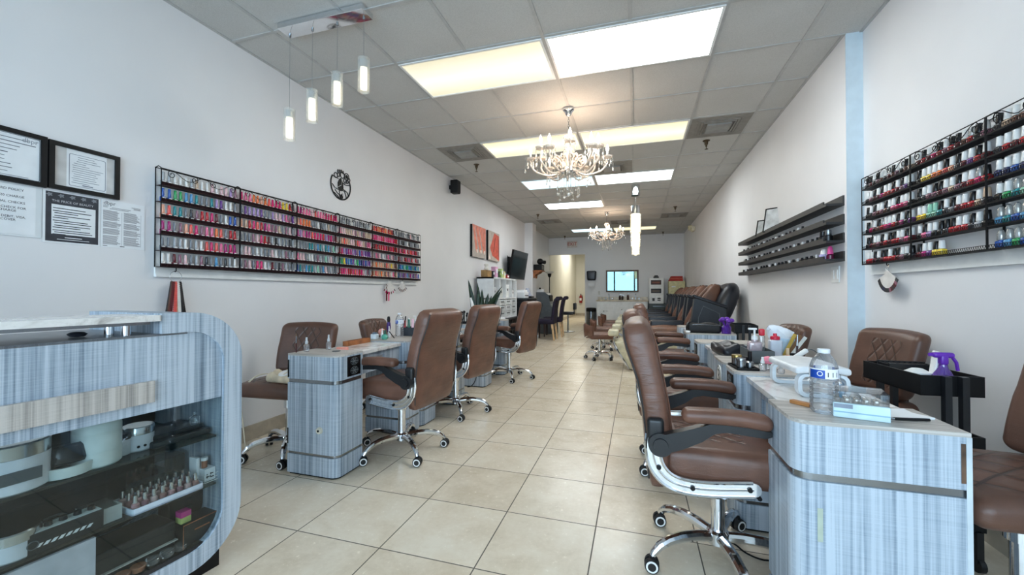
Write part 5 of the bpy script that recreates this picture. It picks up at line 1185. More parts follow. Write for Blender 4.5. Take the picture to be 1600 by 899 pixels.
# left back: white cube shelf on a low table and what is around it
o = thing('black_side_table', 'low black table with open lattice front under the white cube shelf', 'table', (-2.65, 7.70, 0)); MB().box(-.20, .26, -.88, .88, .60, .63).build('top', BLACK, o)
for x in (-.17, .23):
    for y in (-.84, .84): MB().box(x - .025, x + .025, y - .025, y + .025, 0, .6).build('leg', BLACK, o)
m = MB()
for y in [-.85 + .106 * k for k in range(17)]: m.box(.235, .25, y - .02, y + .02, .05, .6)
for z in (.07, .18, .29, .40, .51): m.box(.234, .251, -.87, .87, z - .022, z + .022)
m.build('lattice', BLACK, o)
CW = plain((228, 230, 232), .4, 0, .02)
o = thing('cube_shelf', 'white cube shelf of eight compartments standing by left wall', 'shelf', (XL + .06, 7.0, .6305)); D = .33; Wd = 1.52; H = .80; th = .03
m = MB().box(0, D, 0, th, 0, H).box(0, D, Wd - th, Wd, 0, H).box(0, D, 0, Wd, H - th, H).box(0, D, 0, Wd, 0, th).box(0, D, 0, Wd, H / 2 - .012, H / 2 + .012).box(0, .008, 0, Wd, 0, H)
for k in (1, 2, 3): m.box(0, D, Wd * k / 4 - .012, Wd * k / 4 + .012, 0, H)
m.build('carcass', CW, o)
for k in range(1, 4):
    for r_ in range(3):
        z0 = .034 + r_ * .115; y0 = Wd * k / 4 + .02
        d = MB().box(.02, D - .012, y0, y0 + Wd / 4 - .04, z0, z0 + .105).build('drawer_insert', plain((206, 210, 212), .35), o); MB().box(D - .012, D - .004, y0 + .08, y0 + .25, z0 + .055, z0 + .08).build('handle', plain((120, 124, 128), .4), d)
for k, (y, w_, h, c, lab) in enumerate(((7.13, .16, .2, (196, 202, 206), 'pale storage bin in upper left compartment of white cube shelf'), (7.5, .2, .18, (210, 212, 210), 'white box in second upper compartment of cube shelf'), (7.9, .22, .26, (226, 228, 228), 'white box with black logo mark in third upper compartment of cube shelf'), (8.28, .2, .16, (214, 216, 218), 'white bin in last upper compartment of cube shelf'))):
    q = thing('storage_bin', lab, 'bin', (XL + .23, y + .06, .63 + .4135), 0, 'bins in the cube shelf'); MB().rbox((0, 0, h / 2), (.24, w_, h), .008).build('bin', plain(c, .4), q); MB().ball((.121, .02, h * .6), .03 if k == 2 else .022, 10, 1, .1, 1).build('mark', BLACK if k else GREY, q)
q = thing('wooden_tissue_box', 'wooden tissue box with tissue sticking out on top of cube shelf', 'tissue box', (XL + .19, 7.16, 1.431)); MB().rbox((0, 0, .065), (.13, .22, .13), .006).build('box', plain((150, 116, 70), .5, 0, .15), q)
MB().lathe([(.03, .125), (.05, .16), (.03, .2), (.045, .24), (.01, .25)], n=9).build('tissue', plain((226, 222, 214), .8), q)
for k, (y, h, w_, c, lab) in enumerate(((7.42, .13, .08, (40, 36, 44), 'dark small box beside the wooden tissue box on cube shelf'), (7.60, .22, .13, (224, 170, 200), 'pink and white carton on top of cube shelf'), (7.80, .14, .08, (54, 84, 48), 'dark green tin on top of cube shelf'), (7.95, .2, .1, (176, 196, 130), 'light green carton on top of cube shelf'), (8.12, .15, .1, (220, 206, 160), 'cream carton on top of cube shelf'), (8.34, .09, .15, (150, 40, 44), 'red low box at right end on top of cube shelf'))):
    q = thing('small_carton', lab, 'box', (XL + .2, y, 1.431), 0, 'cartons on top of the cube shelf'); MB().rbox((0, 0, h / 2), (.10, w_, h), .006).build('carton', plain(c, .5, 0, .15), q); MB().box(.0505, .052, -w_ * .35, w_ * .35, h * .45, h * .8).build('label', PAPER if k != 2 else plain((150, 170, 90), .5), q)
q = thing('small_white_fridge', 'white cabinet with grooved door beside the snake plant', 'cabinet', (-2.42, 6.55, 0)); MB().rbox((0, 0, .36), (.46, .42, .72), .012).build('body', CW, q); d = MB().rbox((.236, 0, .36), (.02, .40, .68), .006).build('door', CW, q); MB().box(.247, .262, .14, .155, .3, .55).build('handle', STEEL, d)
# snake plant
o = thing('snake_plant', 'tall dark green snake plant in white pot behind the left desks', 'plant', (-2.32, 6.0, 0)); MB().lathe([(.12, 0), (.15, .02), (.17, .70), (.16, .71), (.15, .66), (.001, .64)], n=24).build('pot', CW, o); MB().lathe([(.152, .655), (.001, .662)], n=20).build('soil', plain((48, 36, 28), .9, 0, .2), o)
def m_snake():
    t = NT('snake_plant_leaf'); t.set(.4); f = t.noise(t.coord((6, 6, 60)), 1, 3, .6, .5); t.col(t.ramp(f, [(.35, (14, 32, 20)), (.55, (26, 56, 32)), (.72, (52, 84, 48))])); return t.m
SNK = m_snake()
for k, (ax, ay, L, bend) in enumerate(((-.10, -.06, .72, -.14), (-.05, .02, .66, -.05), (.0, -.04, .42, .03), (.03, .03, .50, .12), (.08, .0, .46, .16), (.06, -.05, .66, .42), (-.02, .05, .55, .0), (.1, .05, .6, .34), (-.06, -.02, .58, .02), (.04, .0, .36, .24))):
    secs = []; tw = rng.uniform(-.6, .6)
    for i in range(9):
        t_ = i / 8; w_ = .04 * (math.sin(PI * min(1, .25 + t_ * .75)) ** .7) * (1 if t_ < .98 else .1) + .001; z = .65 + L * t_ * (1 - .25 * abs(bend) * t_); off = bend * L * t_ ** 1.6
        cx, cy = ax + off * .957 * 1.0, ay + off * .29; u = V((math.cos(tw), math.sin(tw), 0)); nn = V((-u.y, u.x, 0)); c = V((cx, cy, z))
        secs.append([c - u * w_, c - u * w_ * .5 - nn * .006, c + u * w_ * .5 - nn * .006, c + u * w_, c + u * w_ * .5 - nn * .001, c - u * w_ * .5 - nn * .001])
    MB().loft(secs).build('leaf', SNK, o, ang=70)
# black counter, kiosk, torch lamp, velvet chairs, stool
o = thing('black_counter', 'black counter with white papers on it below the television', 'counter', (-2.55, 9.05, 0)); MB().rbox((0, 0, .50), (.55, .86, 1.0), .01).build('body', BLACK, o); MB().rbox((0, 0, 1.0), (.58, .90, .03), .006).build('top', BLKP, o)
q = thing('white_printer', 'white printer at left end of the black counter', 'printer', (-2.5, 8.85, 1.0155)); MB().rbox((0, 0, .07), (.3, .36, .14), .012).build('body', CW, q); MB().box(.1505, .155, -.14, .14, .05, .07).build('paper_slot', DARK, q); MB().box(-.1, .13, -.13, .13, .14, .19).build('paper_stack', PAPER, q)
q = thing('payment_terminal', 'pale blue payment terminal on stand at right end of black counter', 'terminal', (-2.42, 9.30, 1.0155)); MB().rbox((0, 0, .02), (.2, .26, .04), .01).build('stand', BLKP, q); m = MB(); m.M = Matrix.Translation((0, 0, .13)) @ Matrix.Rotation(rad(-20), 4, 'Y'); m.rbox((0, 0, 0), (.05, .2, .2), .012); m.build('screen_body', plain((176, 184, 206), .3), q)
o = thing('grey_kiosk', 'grey stepped kiosk cabinet behind the purple chairs', 'kiosk', (-2.48, 11.3, 0))
MB().prism([(-.3, 0), (.34, 0), (.34, .62), (.22, .80), (.16, 1.08), (.06, 1.15), (-.3, 1.15)], -.26, .26, 'XZ').build('body', GREY, o); MB().prism([(.20, .80), (.35, .60), (.36, .62), (.21, .83)], -.2, .2, 'XZ').build('sloped_shelf', plain((120, 128, 132), .4), o); m = MB(); m.box(.155, .2, -.2, .2, .84, 1.06); m.build('recess_panel', BLACK, o)
q = thing('white_gadget', 'small white gadget on top of the grey kiosk', 'gadget', (-2.57, 11.25, 1.1505)); MB().rbox((0, 0, .04), (.2, .16, .08), .02).build('body', CW, q); MB().ball((-.02, -.03, .105), .03, 10).build('knob', BLACK, q)
o = thing('torchiere_lamp', 'black torchiere floor lamp with white bowl by the far left wall', 'floor lamp', (-2.52, 12.2, 0)); MB().lathe([(.001, 0), (.14, 0), (.14, .02), (.02, .035)], n=20).build('base', BLACK, o); MB().cyl((0, 0, .03), (0, 0, 1.62), .013, .013, 10).build('pole', BLACK, o); MB().lathe([(.02, 1.6), (.05, 1.64), (.06, 1.72), (.055, 1.72), (.001, 1.64)], n=18).build('cup', BLACK, o); MB().lathe([(.055, 1.71), (.14, 1.76), (.15, 1.775), (.13, 1.77), (.001, 1.73)], n=20).build('bowl', plain((232, 230, 222), .4), o)
VEL = plain((28, 19, 42), .8, 0, .2); LEGW = plain((206, 172, 130), .5, 0, .12)
def velvet():
    t = thing('velvet_dining_chair', '', 'chair', (0, 0, 0), 0, 'dark purple velvet chairs'); MB().rbox((0, 0, .44), (.48, .48, .12), .035, 3, 2).build('seat', VEL, t)
    secs = []
    for (x, z, w_, d) in ((.20, .40, .23, .04), (.21, .55, .235, .045), (.235, .75, .24, .045), (.265, .92, .245, .045), (.30, 1.0, .245, .055), (.335, 1.03, .24, .05)): secs.append(supersec((x, 0, z), w_, d, 18, .5, V((0, 1, 0)), V((1, 0, .25)).normalized()))
    b = MB().loft(secs).build('backrest', VEL, t, ang=60); MB().cyl((.335, -.245, 1.0), (.335, .245, 1.0), .048, .048, 14).build('scroll_top', VEL, b)
    m = MB()
    for r_ in range(3):
        for c in range(4): m.ball((.19 + .02 * r_, -.165 + .11 * c, .62 + .12 * r_), .01, 6)
    m.build('tufting_button', BLACK, b)
    for x, y in ((-.2, -.2), (-.2, .2), (.2, -.2), (.2, .2)): MB().loft([[(x + sx * h + (.05 if x > 0 else 0) * q, y + sy * h, .385 * (1 - q)) for sx, sy in ((-1, -1), (1, -1), (1, 1), (-1, 1))] for q, h in ((0, .026), (1, .017))]).build('leg', LEGW if x > 0 else plain((60, 40, 34), .5), t)
    return t
v = velvet(); place(v, (-2.12, 9.79, 0), 0, 'dark purple velvet chair with pale wooden legs, nearer of two'); place(copy_tree(v), (-2.08, 10.55, 0), rad(4), 'dark purple velvet chair with scrolled top, farther of two')
o = thing('black_stool', 'black swivel stool beyond the purple velvet chairs', 'stool', (-1.9, 11.85, 0)); MB().lathe([(.001, 0), (.2, 0), (.2, .015), (.03, .04)], n=22).build('base', STEEL, o); MB().cyl((0, 0, .03), (0, 0, .5), .022, .022, 12).build('column', STEEL, o); MB().rbox((0, 0, .54), (.38, .38, .09), .035, 3, 1).build('seat', BLKL, o); MB().rbox((.2, 0, .74), (.06, .36, .2), .028, 3, 1).box(.17, .19, -.03, .03, .5, .7).build('backrest', BLKL, o)
# ---------------------------------------------------------------- things on the desks and trolleys
ZT = .7605; ZM = .7445
BLUE = plain((26, 74, 170), .35); CYAN = plain((150, 196, 214), .4)
def water_bottle(label, x, y, z, r, h, rz=0):
    o = thing('water_bottle', label, 'bottle', (x, y, z), rz, 'plastic water bottles')
    pr = [(.001, 0), (r * .8, 0), (r * .97, .008)]
    zz = .012
    while zz < h * .52: pr += [(r, zz), (r, zz + .007), (r * .93, zz + .0105), (r, zz + .014)]; zz += .016
    pr += [(r, h * .54), (r, h * .70), (r * .97, h * .74), (r * .80, h * .83), (r * .50, h * .91), (r * .40, h * .93), (r * .40, h * .95)]
    MB().lathe(pr, n=28).build('body', BOTTLE, o)
    MB().lathe([(r * .42, h * .935), (r * .46, h * .94), (r * .46, h * .995), (r * .42, h), (.001, h)], n=20).build('cap', plain((226, 230, 234), .3), o)
    rr = r * 1.008; n = 36; m = MB(); z0, z1 = h * .555, h * .705
    for q in range(n):
        a0, a1 = 2 * PI * q / n, 2 * PI * (q + 1) / n
        m.mat(0 if (q // 7) % 2 else 1); m.add([(rr * math.cos(a), rr * math.sin(a), zq) for a, zq in ((a0, z0), (a1, z0), (a1, z1), (a0, z1))], [(0, 1, 2, 3)])
        m.mat(1); m.add([(rr * 1.001 * math.cos(a), rr * 1.001 * math.sin(a), zq) for a, zq in ((a0, z1 - .004), (a1, z1 - .004), (a1, z1), (a0, z1))], [(0, 1, 2, 3)])
        if (q // 7) % 2 == 0 and q % 2: m.mat(2); m.add([(rr * 1.002 * math.cos(a), rr * 1.002 * math.sin(a), zq) for a, zq in ((a0, z0 + .006), (a0 * .6 + a1 * .4, z0 + .006), (a0 * .6 + a1 * .4, z1 - .010), (a0, z1 - .010))], [(0, 1, 2, 3)])
    lb = m.build('label', [BLUE, PAPER, INK], o)
    m = MB()
    for a in (2.1, 4.4, 0):
        c, s = math.cos(a), math.sin(a); m.tube([(rr * 1.004 * c - s * .007 * math.cos(q * PI / 6), rr * 1.004 * s + c * .007 * math.cos(q * PI / 6), (z0 + z1) / 2 + .007 * math.sin(q * PI / 6)) for q in range(12)], .0014, 4, True)
    m.build('emblem', PAPER, lb)
    return o
water_bottle('large clear water bottle with blue label on right foreground desk', .583, 1.565, ZT, .0385, .206, 2.0)
water_bottle('clear water bottle with blue label on left desk beside grey organizer', -2.0, 3.16, ZT, .037, .205)
def spray(label, x, y, z, h, r, capc=WHITE, body=None, group=None, name='spray_bottle'):
    o = thing(name, label, 'bottle', (x, y, z), 0, group)
    MB().lathe([(r * .9, 0), (r, .003), (r, h * .45), (r * .4, h * .55), (r * .4, h * .58)], n=16).build('body', body or BOTTLE, o)
    MB().lathe([(r * .55, h * .55), (r * .55, h * .72), (r * .38, h * .74), (r * .34, h), (.001, h)], n=12).build('cap', capc, o); return o
spray('small clear spray bottle at near edge of desk 1, left of pink block', -2.065, 2.165, ZT, .093, .017, plain((206, 210, 214), .3), None, 'small spray bottles')
spray('small clear spray bottle near cable port on desk 1', -1.995, 2.285, ZT, .10, .016, plain((206, 210, 214), .3), None, 'small spray bottles')
o = thing('nail_brush', 'thin dark nail brush standing at near left corner of desk 1', 'brush', (-2.095, 2.11, ZT)); MB().cyl((0, 0, 0), (0, 0, .06), .0042, .004, 8).build('handle', plain((70, 20, 20), .35), o); MB().cyl((0, 0, .06), (.001, 0, .105), .0036, .003, 8).build('ferrule', STEEL, o); MB().lathe([(.003, .105), (.0034, .112), (.0005, .125)], n=8).build('bristles', plain((150, 120, 90), .8), o)
solo(MB().rbox((0, 0, .012), (.075, .03, .024), .004), 'buffer_block', plain((238, 158, 140), .7), 'pink nail buffer block near cable port on desk 1', 'nail buffer', (-1.945, 2.36, ZM), .4)
o = thing('wooden_tray', 'narrow wooden tray on the wall side of desk 1', 'tray', (-2.088, 2.70, ZM)); MB().box(-.022, .022, -.13, .13, 0, .006).build('base', WOOD, o)
for (a, b, c, d) in ((-.024, -.018, -.13, .13), (.018, .024, -.13, .13), (-.024, .024, -.134, -.128), (-.024, .024, .128, .134)): MB().box(a, b, c, d, 0, .034).build('side', WOOD, o)
o = thing('white_pot', 'small white pot with grey-blue lid behind wooden tray on desk 1', 'jar', (-2.085, 2.92, ZT)); MB().rbox((0, 0, .02), (.05, .05, .04), .006).build('body', plain((224, 232, 238), .35), o); MB().lathe([(.019, .04), (.02, .041), (.02, .052), (.001, .054)], n=16).build('lid', plain((98, 116, 132), .4), o)
o = thing('powder_puff', 'round salmon pink puff brush beside white pot on desk 1', 'brush', (-2.07, 3.0, ZT)); MB().ball((0, 0, .05), .032, 14, .9).build('puff', plain((226, 158, 144), .9), o); MB().lathe([(.014, 0), (.016, .004), (.012, .028), (.001, .03)], n=12).build('handle', STEEL, o)
spray('slim white bottle left of the green bottle on desk 1', -2.03, 2.945, ZT, .085, .012, WHITE, plain((216, 222, 224), .35), 'slim white bottles on desk 1', 'nail_glue_bottle')
spray('slim white bottle with pointed cap behind the green bottle on desk 1', -2.02, 3.03, ZT, .098, .013, WHITE, plain((216, 222, 224), .35), 'slim white bottles on desk 1', 'nail_glue_bottle')
o = thing('green_bottle', 'round green glass bottle with dark cap on desk 1', 'bottle', (-1.985, 2.915, ZT)); MB().lathe([(.018, 0), (.026, .008), (.028, .022), (.02, .036), (.01, .042)], n=18).build('body', plain((86, 168, 146), .15), o); MB().lathe([(.011, .042), (.011, .075), (.001, .077)], n=12).build('cap', plain((50, 90, 78), .4), o)
o = thing('purple_brush', 'purple handled brush with black head standing behind green bottle', 'brush', (-2.055, 3.075, ZT)); MB().lathe([(.014, 0), (.014, .004), (.006, .02), (.012, .05), (.019, .085), (.015, .12), (.012, .13)], n=14).build('handle', plain((64, 34, 112), .4), o); MB().lathe([(.012, .13), (.014, .15), (.011, .175), (.001, .18)], n=12).build('head', BLACK, o)
m = MB().tube([(0, 0, .002), (-.03, -.03, .06)], .004, 6); solo(m, 'black_nail_file', BLACK, 'black nail file leaning behind the green bottle on desk 1', 'nail file', (-1.95, 3.0, ZT))
def organizer(label, x, y, z, sx, sy, h, col):
    o = thing('desk_organizer', label, 'organizer', (x, y, z), 0, 'grey desk organizers'); w_ = .004
    MB().ring([(-sx, -sy), (sx, -sy), (sx, sy), (-sx, sy)], [(-sx + w_, -sy + w_), (sx - w_, -sy + w_), (sx - w_, sy - w_), (-sx + w_, sy - w_)], 0, h).box(-sx, sx, -sy, sy, 0, .004).build('box', col, o)
    MB().box(-w_ / 2, w_ / 2, -sy + w_, sy - w_, .004, h * .85).build('divider', col, o); return o
organizer('dark grey organizer full of tubes on left desk beside water bottle', -1.93, 3.255, ZT, .085, .06, .075, plain((58, 62, 68), .3))
tb = [((214, 60, 70), -.06, -.03, .13, 'red'), ((236, 232, 226), -.055, .03, .15, 'white'), ((40, 110, 90), -.02, -.025, .14, 'green'), ((200, 206, 210), -.015, .03, .135, 'silver'), ((90, 70, 160), .06, -.03, .125, 'violet'), ((60, 60, 150), .055, .03, .13, 'dark blue'), ((240, 190, 200), .025, -.035, .145, 'pink')]
for (c, dx, dy, h, n_) in tb:
    q = thing('cosmetic_tube', '%s cosmetic tube standing in the dark grey organizer on left' % n_, 'tube', (-1.93 + dx, 3.255 + dy, ZT + .0045), 0, 'tubes in the left organizer'); MB().loft([[(.012 * math.cos(a * PI / 6), .012 * math.sin(a * PI / 6) * k, z) for a in range(12)] for z, k in ((.02, 1), (h * .6, .8), (h, .15))]).build('body', plain(c, .35), q); MB().cyl((0, 0, 0), (0, 0, .02), .011, .012, 12).build('cap', WHITE, q)
def pump(label, x, y, z, r, h, body, capm, name='pump_bottle'):
    o = thing(name, label, 'bottle', (x, y, z), 0); MB().rbox((0, 0, h * .3), (r * 2, r * 1.7, h * .6), r * .35, 3, 1).cyl((0, 0, h * .58), (0, 0, h * .66), r * .45, r * .4, 14).build('body', body, o)
    MB().cyl((0, 0, h * .65), (0, 0, h * .76), r * .5, r * .45, 14).cyl((0, 0, h * .76), (0, 0, h * .95), r * .16, r * .16, 8).rbox((-r * .3, 0, h * .97), (r * 1.3, r * .5, h * .06), r * .12, 2, 1).build('pump', capm, o); return o
pump('clear pump bottle with white top in the dark grey organizer', -1.915, 3.29, ZT + .0045, .022, .17, BOTTLE, WHITE)
q = thing('black_comb', 'black flat comb standing at the edge of dark grey organizer', 'comb', (-2.0, 3.225, ZT + .0045)); MB().at(0, 0, 0, .3, 0, rad(6)).rbox((0, 0, .085), (.006, .024, .17), .003).build('comb', BLACK, q)
# third left desk
o = thing('black_tray', 'black tray of dark brushes on the last left desk', 'tray', (-2.05, 4.70, ZT)); MB().prism(rrect(-.06, .06, -.07, .07, .015, 3), 0, .004).ring(rrect(-.06, .06, -.07, .07, .015, 3), rrect(-.056, .056, -.066, .066, .012, 3), 0, .02).build('tray', BLACK, o)
for k in range(9):
    a = rng.uniform(0, 6.28); rr = rng.uniform(.01, .045); x, y = rr * math.cos(a), rr * math.sin(a) * 1.2; h = rng.uniform(.08, .15)
    q = thing('dark_brush', 'dark nail brush standing in the black tray on last left desk', 'brush', (-2.05 + x, 4.70 + y, ZT + .0045), 0, 'brushes in the black tray'); MB().tube([(0, 0, 0), (x * .3, y * .3, h)], .003, 5).build('handle', BLACK, q); MB().ball((x * .3, y * .3, h), .014, 8, 1.2).build('head', plain((34, 28, 30), .8), q)
o = thing('desk_lamp', 'white folding desk lamp beside black tray on last left desk', 'lamp', (-1.93, 4.73, ZT)); MB().rbox((0, 0, .05), (.07, .06, .10), .018, 3, 1).build('base', WHITE, o); MB().ball((.034, -.005, .055), .012, 8, 1, .3).build('dial', BLACK, o)
m = MB().tube([(-.01, -.012, .10), (-.05, 0, .32)], .011, 6).tube([(-.05, 0, .32), (.015, .03, .12)], .010, 6); m.build('arm', WHITE, o)
m = MB().tube(smooth([(-1.86, 4.592, .30), (-1.845, 4.586, .2), (-1.85, 4.58, .1), (-1.9, 4.575, .02), (-1.95, 4.56, .006)], 4), .005, 6); solo(m, 'power_cord', BLACK, 'black power cord hanging down the last left desk', 'cord')
# ---- right foreground desk
o = thing('acrylic_box', 'clear acrylic box with pale blue packet beside the water bottle', 'box', (.672, 1.565, ZT), rad(-14)); MB().ring([(-.068, -.05), (.068, -.05), (.068, .05), (-.068, .05)], [(-.065, -.047), (.065, -.047), (.065, .047), (-.065, .047)], 0, .078).box(-.068, .068, -.05, .05, 0, .003).box(-.002, .002, -.047, .047, .003, .07).build('walls', CLEAR, o)
MB().box(-.068, .068, -.05, .05, .078, .081).build('lid', CLEAR, o)
m = MB().mat(0).rbox((0, -.0565, .0225), (.136, .012, .045), .003).mat(1).box(-.067, .067, -.063, -.0626, .016, .020).mat(2).box(-.066, -.02, -.063, -.0626, .03, .043); m.build('packet', [plain((196, 220, 228), .5), plain((140, 178, 196), .5), plain((128, 138, 152), .5)], o)
for k in range(5):
    q = thing('nail_tip_stack', 'stack of clear nail tips, %s from left inside the acrylic box' % nth[k], 'nail tips', (.672 + (-.05 + .024 * k) * .97, 1.565 - (-.05 + .024 * k) * -.24 * -1, ZT + .0035), rad(-14), 'nail tips in the acrylic box'); MB().rbox((0, .01, .025), (.014, .05, .05), .005, 2, 1).build('tips', CRYSTAL, q)
solo(MB().rbox((0, 0, .006), (.065, .022, .012), .002), 'wooden_pusher', plain((176, 118, 66), .5, 0, .15), 'small wooden tool lying left of the large water bottle', 'tool', (.545, 1.645, ZT), rad(-50))
o = thing('paper_note', 'white crumpled paper note with pen right of acrylic box', 'paper', (.80, 1.60, ZT), .3); MB().loft([[(x, y, .001 + .006 * math.sin(5 * x * 20 + y * 30) ** 2) for y in (-.05, -.02, .02, .05)] + [(x, y, .0005) for y in (.05, .02, -.02, -.05)] for x in (-.06, -.03, 0, .03, .06)]).build('sheet', PAPER, o)
q = thing('black_pen', 'black pen lying on the desk in front of paper note', 'pen', (.785, 1.535, ZT), .15); MB().cyl((-.035, 0, .005), (.06, 0, .005), .0045, .0045, 8).build('barrel', BLACK, q); MB().cyl((-.035, 0, .005), (-.05, 0, .005), .004, .0008, 8).build('tip', STEEL, q)
o = thing('arm_rest_lamp', 'white arched hand rest lamp on marble of right foreground desk', 'nail lamp', (.68, 1.99, ZM), rad(4))
MB().rbox((0, 0, .098), (.19, .285, .028), .012, 4, (3, 3, 1), lambda x, y, z: (x, y, z + .010 * (1 - (x / .1) ** 2))).build('top_cushion', plain((230, 232, 234), .35), o)
for y in (-.125, .125):
    a = rrect(-.088, .088, .0, .088, .028, 5); b = rrect(-.074, .074, .014, .078, .018, 5); MB().ring(a, b, y - .016, y + .016, 'XZ').build('leg_loop', plain((222, 230, 236), .35), o)
o = thing('small_blue_bottle', 'small clear bottle with blue label behind the large water bottle', 'bottle', (.735, 1.845, ZM)); MB().lathe([(.016, 0), (.018, .003), (.018, .06), (.008, .075), (.007, .095), (.001, .096)], n=16).build('body', BOTTLE, o); MB().lathe([(.0183, .01), (.0183, .055)], n=16).build('label', plain((104, 160, 196), .4), o)
o = thing('drill_handpiece', 'white nail drill handpiece with thin cord lying behind the hand rest', 'nail drill', (.755, 2.33, ZT)); MB().tube([(-.05, -.05, .05), (-.03, -.03, .062), (.05, .03, .10)], [.005, .011, .012], 10).build('body', WHITE, o); MB().tube(smooth([(.05, .03, .10), (.08, .04, .105), (.10, .0, .08), (.10, -.08, .03), (.09, -.12, .004)], 4), .0022, 6).build('cord', GREY, o); MB().box(-.012, .018, -.02, .005, 0, .078).build('stand', WHITE, o)
o = thing('black_square_tray', 'small black tray of pots and bottles on right desk', 'tray', (.528, 2.365, ZT), rad(4)); MB().prism(rrect(-.052, .052, -.085, .085, .008, 3), 0, .004).ring(rrect(-.052, .052, -.085, .085, .008, 3), rrect(-.048, .048, -.081, .081, .006, 3), 0, .011).build('tray', BLACK, o)
for (x, y, r, h, lm, lab) in ((.508, 2.41, .024, .04, plain((176, 150, 90), .25, .8), 'silver pot with gold lid on the small black tray'), (.510, 2.325, .022, .035, STEEL, 'low silver pot at near corner of the small black tray'), (.548, 2.415, .018, .03, BLACK, 'dark lidded pot at back of the small black tray')):
    q = thing('metal_pot', lab, 'pot', (x, y, ZT + .0045)); MB().lathe([(r * .8, 0), (r, .004), (r, h)], n=20).build('body', STEEL, q); MB().lathe([(r * 1.04, h), (r * 1.05, h + .002), (r * 1.05, h + .014), (r, h + .016), (.001, h + .016)], n=20).build('lid', lm, q)
q = thing('black_capped_bottle', 'silver bottle with tall black cap on the small black tray', 'bottle', (.552, 2.335, ZT + .0045)); MB().lathe([(.014, 0), (.018, .003), (.018, .03), (.008, .038)], n=16).build('body', STEEL, q); MB().lathe([(.010, .037), (.0105, .038), (.0095, .085), (.001, .086)], n=14).build('cap', BLACK, q)
spray('clear square bottle with white cap right of the small black tray', .60, 2.30, ZT, .068, .017, WHITE, None, 'clear bottles on right desk', 'clear_polish_bottle')
spray('low clear bottle below the pink puff on right desk', .665, 2.255, ZT, .042, .016, plain((200, 204, 206), .3), None, 'clear bottles on right desk', 'clear_polish_bottle')
o = thing('pink_puff_brush', 'pink dome shaped brush behind the white hand rest lamp', 'brush', (.635, 2.345, ZT)); MB().lathe([(.012, 0), (.014, .003), (.010, .03), (.001, .031)], n=14).build('handle', BOTTLE, o); MB().lathe([(.008, .028), (.028, .034), (.032, .046), (.024, .06), (.001, .068)], n=18).build('bristles', plain((236, 140, 160), .8), o)
organizer('grey organizer holding pump bottle on right desk number 3', .655, 2.625, ZT, .06, .11, .07, plain((86, 92, 94), .35))
pump('pale pink pump bottle in the grey organizer on right desk', .635, 2.585, ZT + .0045, .034, .185, clear('pink_clear', (250, 236, 240), .1, .04, .35, (236, 220, 226)), WHITE)
q = thing('red_clip', 'red plastic clip bottle behind the pale pink pump bottle', 'clip', (.69, 2.66, ZT + .0045)); MB().rbox((0, 0, .07), (.03, .03, .14), .008, 2, 1).build('body', BOTTLE, q); MB().rbox((0, 0, .155), (.03, .022, .04), .008, 2, 1).build('cap', plain((206, 36, 56), .35), q)
o = thing('acetone_bottle', 'frosted white bottle with red flip cap on right desk', 'bottle', (.757, 2.66, ZT)); MB().rbox((0, 0, .06), (.062, .062, .12), .014, 3, 1).build('body', plain((206, 212, 222), .35), o); MB().lathe([(.022, .12), (.024, .122), (.024, .138), (.010, .142), (.009, .155), (.001, .156)], n=16).build('cap', plain((204, 34, 62), .35), o)
o = thing('tissue_packet', 'white and blue tissue packet with tissue pulled out on right desk', 'tissues', (.835, 2.755, ZT)); MB().rbox((0, 0, .06), (.10, .07, .12), .016, 3, 2).build('packet', plain((190, 214, 232), .4, 0, .1), o)
m = MB(); m.loft([[(x - z * .9 + .014 * math.sin(z * 60 + a * 3), (.03 + .008 * math.sin(a * 4)) * math.sin(a) * k, .115 + z + .02 * x / .05) for a, x in [(q * PI / 5, .05 * k * math.cos(q * PI / 5)) for q in range(10)]] for z, k in ((0, .9), (.02, 1.05), (.045, .9), (.065, .6), (.08, .2))]); m.build('tissue', plain((232, 236, 240), .8), o)
q = thing('nail_file_bundle', 'yellow and brown nail files leaning on the tissue packet', 'nail files', (.80, 2.695, ZT)); 
for k, c in enumerate(((196, 160, 70), (120, 84, 50), (226, 222, 212))): m = MB(); m.M = Matrix.Translation((.012 * k, -.004 * k, 0)) @ Matrix.Rotation(rad(24 + 5 * k), 4, 'Y'); m.box(-.009, .009, -.001, .001, .0, .165); m.build('nail_file', plain(c, .7), q)
o = thing('black_cup', 'black round cup beside orange bottle on right desk', 'cup', (.838, 2.60, ZT)); MB().lathe([(.03, 0), (.036, .05), (.032, .05), (.028, .006), (.001, .006)], n=20).build('cup', BLACK, o)
q = thing('orange_bottle', 'small orange bottle with pale cap in front of black cup', 'bottle', (.79, 2.565, ZT)); MB().lathe([(.012, 0), (.014, .003), (.014, .04), (.007, .05)], n=14).build('body', plain((220, 120, 50), .3), q); MB().lathe([(.008, .048), (.009, .05), (.007, .085), (.001, .086)], n=12).build('cap', plain((226, 196, 160), .4), q)
q = thing('brown_brush', 'dark brown brush with silver tip standing in the black cup', 'brush', (.842, 2.60, ZT + .0065)); MB().cyl((0, 0, 0), (.004, 0, .09), .006, .006, 8).build('handle', plain((54, 26, 20), .3), q); MB().cyl((.004, 0, .09), (.006, 0, .15), .0055, .003, 8).build('ferrule', STEEL, q)
o = thing('black_cushion', 'black crumpled hand cushion on marble of desk number 3', 'cushion', (.585, 2.95, ZM), rad(10)); MB().rbox((0, 0, .035), (.17, .26, .07), .03, 4, (4, 5, 1), lambda x, y, z: (x, y, z + (.012 * math.sin(y * 40 + x * 30) + .01 * math.cos(x * 60)) * (.5 + z / .07))).build('cushion', BLKL, o)
